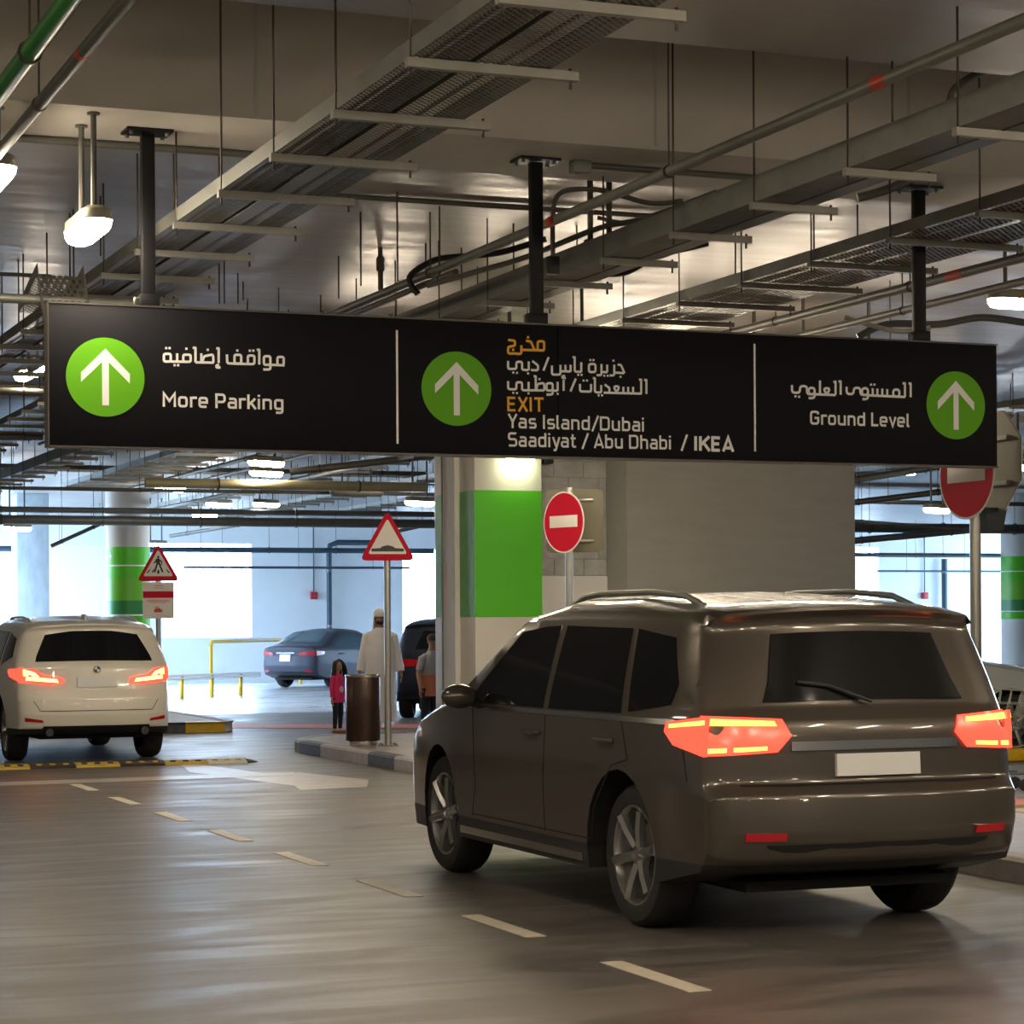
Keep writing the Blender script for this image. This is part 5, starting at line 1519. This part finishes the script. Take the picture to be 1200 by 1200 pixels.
pc.seam([(.97, .42), (.97, 1.05)]); pc.seam([(2.02, .42), (2.0, 1.05)]); pc.mirror(1.92, 1.10, M['silver_car']); pc.handle(1.15, .95, M['silver_car']); pc.handle(.2, .95, M['silver_car'])
pc.rails(-.3, 1.3, .80, M['plastic']); pc.wheels(6, False)
for sg in (1, -1):
    pc.frontp('headlamp', [(sg*.90, .72), (sg*.55, .74), (sg*.55, .84), (sg*.90, .88)], M['indicator'], .008); pc.rearp('tail_lamp', [(sg*.90, .86), (sg*.5, .88), (sg*.5, .98), (sg*.90, 1.0)], M['red_lens'], .01)
pc.frontp('grille', [(-.45, .5), (.45, .5), (.45, .8), (-.45, .8)], M['plastic'], .008); pc.plate(.8)

# dark car behind the man
dq = at_z(500, 846, 0)
dc = Car('dark_suv', 'navy black parked car half hidden behind the square column and the man', 'car',
    [(-.82, .36, 0), (-.92, .44, .05), (-.95, .60, .1), (-.92, .80, .08), (-.86, 1.10, .2), (-.60, 1.52, .08), (-.66, 1.58, .02), (-.35, 1.62, .1), (.5, 1.67, .8), (1.1, 1.67, .6), (1.60, 1.60, .3), (2.38, 1.12, .12), (2.8, 1.06, .4), (3.4, .94, .3), (3.64, .80, .14), (3.72, .60, .2), (3.68, .34, .05), (3.58, .26, 0)],
    .94, 2.75, .36, 1.06, 1.67, .28, tum=.22, kf=.15, kr=.12, bf=.28, br=.15, paint=M['dark_car'], clad=.38, loc=(dq.x+.95, dq.y+1.4), heading=math.radians(64))
dc.side('side_window', [(2.08, 1.09), (1.50, 1.50), (1.02, 1.54), (1.0, 1.09)], G); dc.side('side_window', [(.93, 1.09), (.95, 1.54), (.2, 1.52), (.05, 1.10)], G)
dc.topp('windscreen', [(1.66, -.68), (2.32, -.80), (2.32, .80), (1.66, .68)], G); dc.rearp('rear_window', [(-.6, 1.16), (.6, 1.16), (.5, 1.46), (-.5, 1.46)], G)
dc.mirror(1.92, 1.10, M['dark_car']); dc.wheels(6, False); dc.plate(.8)
for sg in (1, -1): dc.rearp('tail_lamp', [(sg*.90, .86), (sg*.5, .88), (sg*.5, .98), (sg*.90, 1.0)], M['red_lens'], .01)

# ------------------------------------------------------------ people
def skin_mesh(name, joints, edges, root, material, parent, sub=1):
    me = bpy.data.meshes.new(name); bm = bmesh.new()
    lay = bm.verts.layers.skin.verify()
    V = {}
    for k, (p, r) in joints.items():
        v = bm.verts.new(p); rr_ = r if isinstance(r, tuple) else (r, r)
        v[lay].radius = rr_; v[lay].use_root = (k == root); V[k] = v
    for a, b in edges: bm.edges.new((V[a], V[b]))
    bm.to_mesh(me); bm.free(); me.materials.append(material)
    o = bpy.data.objects.new(name, me); COL.objects.link(o); o.parent = parent
    m_ = o.modifiers.new('skin', 'SKIN'); m_.use_smooth_shade = True
    m2 = o.modifiers.new('sub', 'SUBSURF'); m2.levels = sub; m2.render_levels = sub
    return o
def figure(t, H, material, arm=(.16, .10), hand_fwd=0.0, stride=.0, build=1.0, lean=0.0):
    """standing figure facing -y, height H"""
    s = H/1.80; b = build
    J = {}; E_ = []
    def j(k, x, y, z, r, par=None):
        J[k] = (Vector((x*s, (y - lean*max(0, z-.9))*s, z*s)), (r[0]*s*b, r[1]*s*b) if isinstance(r, tuple) else r*s*(b if r > .03 else 1))
        if par: E_.append((par, k))
    j('pelvis', 0, 0, .95, (.145, .105)); j('waist', 0, 0, 1.10, (.135, .10), 'pelvis'); j('chest', 0, 0, 1.32, (.155, .11), 'waist'); j('neck0', 0, .01, 1.48, .065, 'chest'); j('neck', 0, 0, 1.56, .052, 'neck0'); j('jaw', 0, -.02, 1.63, (.062, .075), 'neck'); j('skull', 0, 0, 1.71, (.072, .085), 'jaw'); j('crown', 0, 0, 1.765, (.05, .06), 'skull')
    for sg, n in ((1, 'l'), (-1, 'r')):
        j('sh'+n, sg*.18, 0, 1.42, .055, 'chest'); j('el'+n, sg*(.19+arm[0]*.5), .02, 1.14, .042, 'sh'+n); j('wr'+n, sg*(.19+arm[0]), -.03-hand_fwd, .89, .028, 'el'+n)
        j('pa'+n, sg*(.20+arm[0]), -.045-hand_fwd, .82, (.034, .018), 'wr'+n)
        for k, (dy, l) in enumerate(((-.030, .075), (-.010, .085), (.010, .08), (.028, .062))):
            j('f%d%s' % (k, n), sg*(.205+arm[0]), -.045-hand_fwd+dy*.9, .775, .0095, 'pa'+n); j('g%d%s' % (k, n), sg*(.198+arm[0]), -.05-hand_fwd+dy, .775-l*.5, .0085, 'f%d%s' % (k, n)); j('h%d%s' % (k, n), sg*(.188+arm[0]), -.055-hand_fwd+dy, .775-l, .007, 'g%d%s' % (k, n))
        j('t0'+n, sg*(.19+arm[0]), -.085-hand_fwd, .825, .011, 'pa'+n); j('t1'+n, sg*(.185+arm[0]), -.105-hand_fwd, .785, .009, 't0'+n)
        st = stride*sg
        j('hip'+n, sg*.095, 0, .88, .085, 'pelvis'); j('kn'+n, sg*.10, -st*.5-.01, .50, .058, 'hip'+n); j('an'+n, sg*.10, -st+.02, .09, .036, 'kn'+n); j('ft'+n, sg*.105, -st-.05, .035, (.034, .028), 'an'+n); j('to'+n, sg*.11, -st-.15, .025, (.035, .018), 'ft'+n)
    return skin_mesh('body', J, E_, 'pelvis', material, t), s
def face(t, s, z, r, material, dark, ymul=1.0):
    mb = MB()
    mb.tube([(0, -.085*s, z+.03*s), (0, -.112*s, z-.01*s), (0, -.088*s, z-.018*s)], .013*s, material, 8)
    for sg in (1, -1): mb.ell((sg*.082*s, .0, z), (.012*s, .028*s, .034*s), material, 8, 6)
    mb.build('nose_and_ears', t)
    mb = MB()
    for sg in (1, -1):
        mb.ell((sg*.032*s, -.082*s, z+.018*s), (.014*s, .012*s, .008*s), dark, 10, 6)
        mb.tube([(sg*.018*s, -.091*s, z+.038*s), (sg*.050*s, -.083*s, z+.036*s)], .005*s, dark, 6)
    mb.build('eyes', t)
    MB().tube([(-.025*s, -.088*s, z-.045*s), (0, -.094*s, z-.046*s), (.025*s, -.088*s, z-.045*s)], .006*s, M['red_lens'] if False else M['skin'], 6).build('mouth', t)
def ering(cx, cy, z, rx, ry, n=24, fold=0.0, nf=7, ph=0.0):
    return [(cx+(rx+fold*math.sin(nf*2*PI*k/n+ph))*math.cos(2*PI*k/n), cy+(ry+fold*math.sin(nf*2*PI*k/n+ph))*math.sin(2*PI*k/n), z) for k in range(n)]

b_ = at_z(446, 853, 0)
man = thing('person', 'person in a long white robe and head cloth behind the bin', 'person', (b_.x, b_.y, 0), -math.radians(16))
body, s = figure(man, 1.78, M['skin'], arm=(.12, .1), stride=.10, build=1.12)
face(man, s, 1.675*s, .08, M['skin'], M['beard'])
rb = []
for (z, rx, ry, fo) in ((.10, .25, .19, .016), (.30, .24, .18, .014), (.60, .235, .175, .010), (.90, .235, .18, .004), (1.05, .24, .185, .002), (1.25, .245, .165, .001), (1.38, .235, .14, 0), (1.45, .19, .115, 0), (1.49, .12, .09, 0), (1.535, .072, .072, 0)):
    rb.append(ering(0, -.01 if z < 1 else 0, z*s, rx*s, ry*s, 42, fo, 7))
MB().rings(rb, M['thobe']).build('robe', man)
for sg in (1, -1):
    MB().tube([(sg*.14*s, 0, 1.43*s), (sg*.20*s, 0, 1.40*s), (sg*.25*s, .01, 1.15*s), (sg*.30*s, -.03*s, .90*s), (sg*.305*s, -.035*s, .87*s)], .06, M['thobe'], 14, radii=[.055, .075, .070, .068, .066]).build('sleeve', man)
    MB().bbox((sg*.105*s-.05, -.20*s-sg*.1*s, 0), (sg*.105*s+.05, .06*s-sg*.1*s, .035), .012, M['sandal']).build('sandal', man)
sc = [ering(0, .01, z*s, rx*s, ry*s, 24) for (z, rx, ry) in ((1.70, .098, .112), (1.73, .103, .118), (1.77, .098, .112), (1.80, .078, .088), (1.825, .040, .045))]
MB().rings(sc, M['thobe']).build('head_cloth', man)
dr = []
for (z, w_, d_) in ((1.74, .100, .10), (1.66, .108, .10), (1.58, .115, .11), (1.50, .125, .11)):
    dr.append([(w_*s*math.sin(a), (.02+d_*math.cos(a))*s, z*s) for a in [math.radians(-115+230*k/16) for k in range(17)]] + [((w_-.02)*s*math.sin(a), (.02+(d_-.02)*math.cos(a))*s, z*s) for a in [math.radians(115-230*k/16) for k in range(17)]])
MB().rings(dr, M['thobe']).build('head_cloth_drape', man)
MB().ell((0, -.040*s, 1.613*s), (.060*s, .058*s, .042*s), M['beard'], 16, 10).build('beard', man)

b_ = at_z(396, 859, 0)
girl = thing('person', 'small child with long dark hair in a pink top and dark leggings beside the bin', 'person', (b_.x, b_.y, 0), math.radians(30))
body, s = figure(girl, 1.02, M['skin_child'], arm=(.05, .05), build=.95)
hz = 1.675*s
MB().ell((0, -.01*s, hz+.02*s), (.105*s, .115*s, .135*s), M['skin_child'], 18, 12).build('head', girl)
face(girl, s*1.28, hz, .1, M['skin_child'], M['hair'])
hr_ = []
for (z, w_, d_, cy) in ((1.86, .03, .04, 0), (1.84, .085, .095, 0), (1.79, .118, .128, .01), (1.72, .128, .132, .015), (1.62, .132, .13, .02), (1.50, .14, .12, .03), (1.40, .135, .10, .04), (1.33, .11, .07, .05)):
    a0 = 128 if z < 1.80 else 178
    hr_.append([(w_*s*math.sin(a), (cy+d_*math.cos(a))*s, z*s) for a in [math.radians(-a0+2*a0*k/20) for k in range(21)]] + [((w_-.022)*s*math.sin(a), (cy+(d_-.022)*math.cos(a))*s, z*s) for a in [math.radians(a0-2*a0*k/20) for k in range(21)]])
MB().rings(hr_, M['hair']).build('hair', girl)
sh = [ering(0, 0, z*s, rx*s, ry*s, 24, fo, 5) for (z, rx, ry, fo) in ((.78, .20, .15, .008), (.95, .185, .14, .004), (1.15, .17, .13, 0), (1.32, .175, .13, 0), (1.42, .165, .11, 0), (1.48, .10, .08, 0), (1.52, .065, .065, 0))]
MB().rings(sh, M['pink']).build('top', girl)
for sg in (1, -1):
    MB().tube([(sg*.11*s, 0, 1.43*s), (sg*.17*s, 0, 1.40*s), (sg*.215*s, .015*s, 1.14*s), (sg*.24*s, -.03*s, .92*s)], .05, M['pink'], 12, radii=[.05*s, .066*s, .056*s, .046*s]).build('sleeve', girl)
    MB().tube([(sg*.09*s, 0, .90*s), (sg*.10*s, -.01*s, .50*s), (sg*.10*s, .02*s, .12*s)], .05, M['leggings'], 12, radii=[.10*s, .070*s, .05*s]).build('leggings', girl)
    MB().bbox((sg*.108*s-.03, -.175*s, 0), (sg*.108*s+.03, .065*s, .045), .014, M['sandal']).build('shoe', girl)
MB().prism([(.075*s*math.cos(2*PI*k/14), 1.12*s+.085*s*math.sin(2*PI*k/14)) for k in range(14)], lambda a_, b2: (a_, -.139*s, b2), lambda a_, b2: (a_, -.125*s, b2), M['pale_print']).build('chest_print', girl)

b_ = at_depth(503, 800, 32.0)
kid = thing('person', 'person in a grey and orange top half hidden by the square column', 'person', (b_.x, b_.y, 0), math.radians(20))
body, s = figure(kid, 1.42, M['skin'], arm=(.14, .1), hand_fwd=.12, build=1.05, lean=.12)
face(kid, s, 1.675*s, .08, M['skin'], M['hair'])
for o in kid.children:
    if o.name.startswith(('nose', 'eyes', 'mouth')): o.location.y = -.09*s
MB().rings([ering(0, -.09*s, z*s, rx*s, rx*1.15*s, 20) for (z, rx) in ((1.70, .088), (1.75, .088), (1.79, .068), (1.815, .03))], M['hair']).build('hair', kid)
MB().rings([ering(0, -.12*max(0, z-.9)*s, z*s, rx*s, ry*s, 22, .004, 5) for (z, rx, ry) in ((1.10, .19, .15), (1.25, .20, .15), (1.40, .19, .13), (1.47, .12, .09), (1.52, .07, .07))], M['grey_cloth']).build('shirt', kid)
MB().rings([ering(0, -.12*max(0, z-.9)*s, z*s, rx*s, ry*s, 22, .004, 5) for (z, rx, ry) in ((.72, .19, .15), (.95, .19, .15), (1.11, .185, .145))], M['orange_cloth']).build('shirt_hem', kid)
for sg in (1, -1):
    MB().tube([(sg*.13*s, -.06*s, 1.42*s), (sg*.20*s, -.05*s, 1.38*s), (sg*.25*s, -.03*s, 1.18*s)], .06, M['grey_cloth'], 12, radii=[.06*s, .07*s, .062*s]).build('sleeve', kid)
    MB().tube([(sg*.095*s, 0, .86*s), (sg*.10*s, -.01*s, .50*s), (sg*.10*s, .02*s, .10*s)], .05, M['leggings'], 12, radii=[.11*s, .080*s, .06*s]).build('trouser_leg', kid)
    MB().bbox((sg*.108*s-.04, -.175*s, 0), (sg*.108*s+.04, .065*s, .05), .014, M['plastic']).build('shoe', kid)

# shopping trolley by the pale car
b_ = at_depth(1152, 800, 21.5)
tr = thing('shopping_trolley', 'wire shopping trolley with a yellow handle beside the pale parked car', 'trolley', (b_.x, b_.y, 0), math.radians(-20))
wire = M['galv']
mb = MB()
lo = [(-.32, -.20, .52), (.30, -.17, .58), (.30, .17, .58), (-.32, .20, .52)]; hi = [(-.38, -.24, .98), (.42, -.22, .92), (.42, .22, .92), (-.38, .24, .98)]
for k in range(4):
    a, b2, c_, d_ = Vector(lo[k]), Vector(lo[(k+1) % 4]), Vector(hi[k]), Vector(hi[(k+1) % 4])
    for f_ in (0, .33, .66, 1): mb.tube([a.lerp(c_, f_), b2.lerp(d_, f_)], .006, wire, 5)
    for q in range(9): mb.tube([a.lerp(b2, q/8), c_.lerp(d_, q/8)], .004, wire, 4)
for q in range(7): mb.tube([Vector(lo[0]).lerp(Vector(lo[3]), q/6), Vector(lo[1]).lerp(Vector(lo[2]), q/6)], .004, wire, 4)
mb.build('basket', tr)
MB().tube([(-.45, -.25, 1.02), (-.45, .25, 1.02)], .018, M['yellow'], 8).tube([(-.38, -.24, .98), (-.45, -.25, 1.02)], .012, M['yellow'], 6).tube([(-.38, .24, .98), (-.45, .25, 1.02)], .012, M['yellow'], 6).build('handle', tr)
mb = MB()
for sg in (1, -1):
    mb.tube([(-.36, sg*.22, .75), (-.34, sg*.22, .14), (.36, sg*.18, .16)], .011, wire, 6).tube([(.30, sg*.17, .58), (-.30, sg*.21, .40)], .009, wire, 6)
mb.build('chassis', tr)
for (x, y) in ((-.34, .22), (-.34, -.22), (.34, .18), (.34, -.18)):
    MB().lathe([(.05, -.012), (.055, -.008), (.055, .008), (.05, .012)], M['rubber'], 16, (x, y, .055), 'y').build('castor', tr)
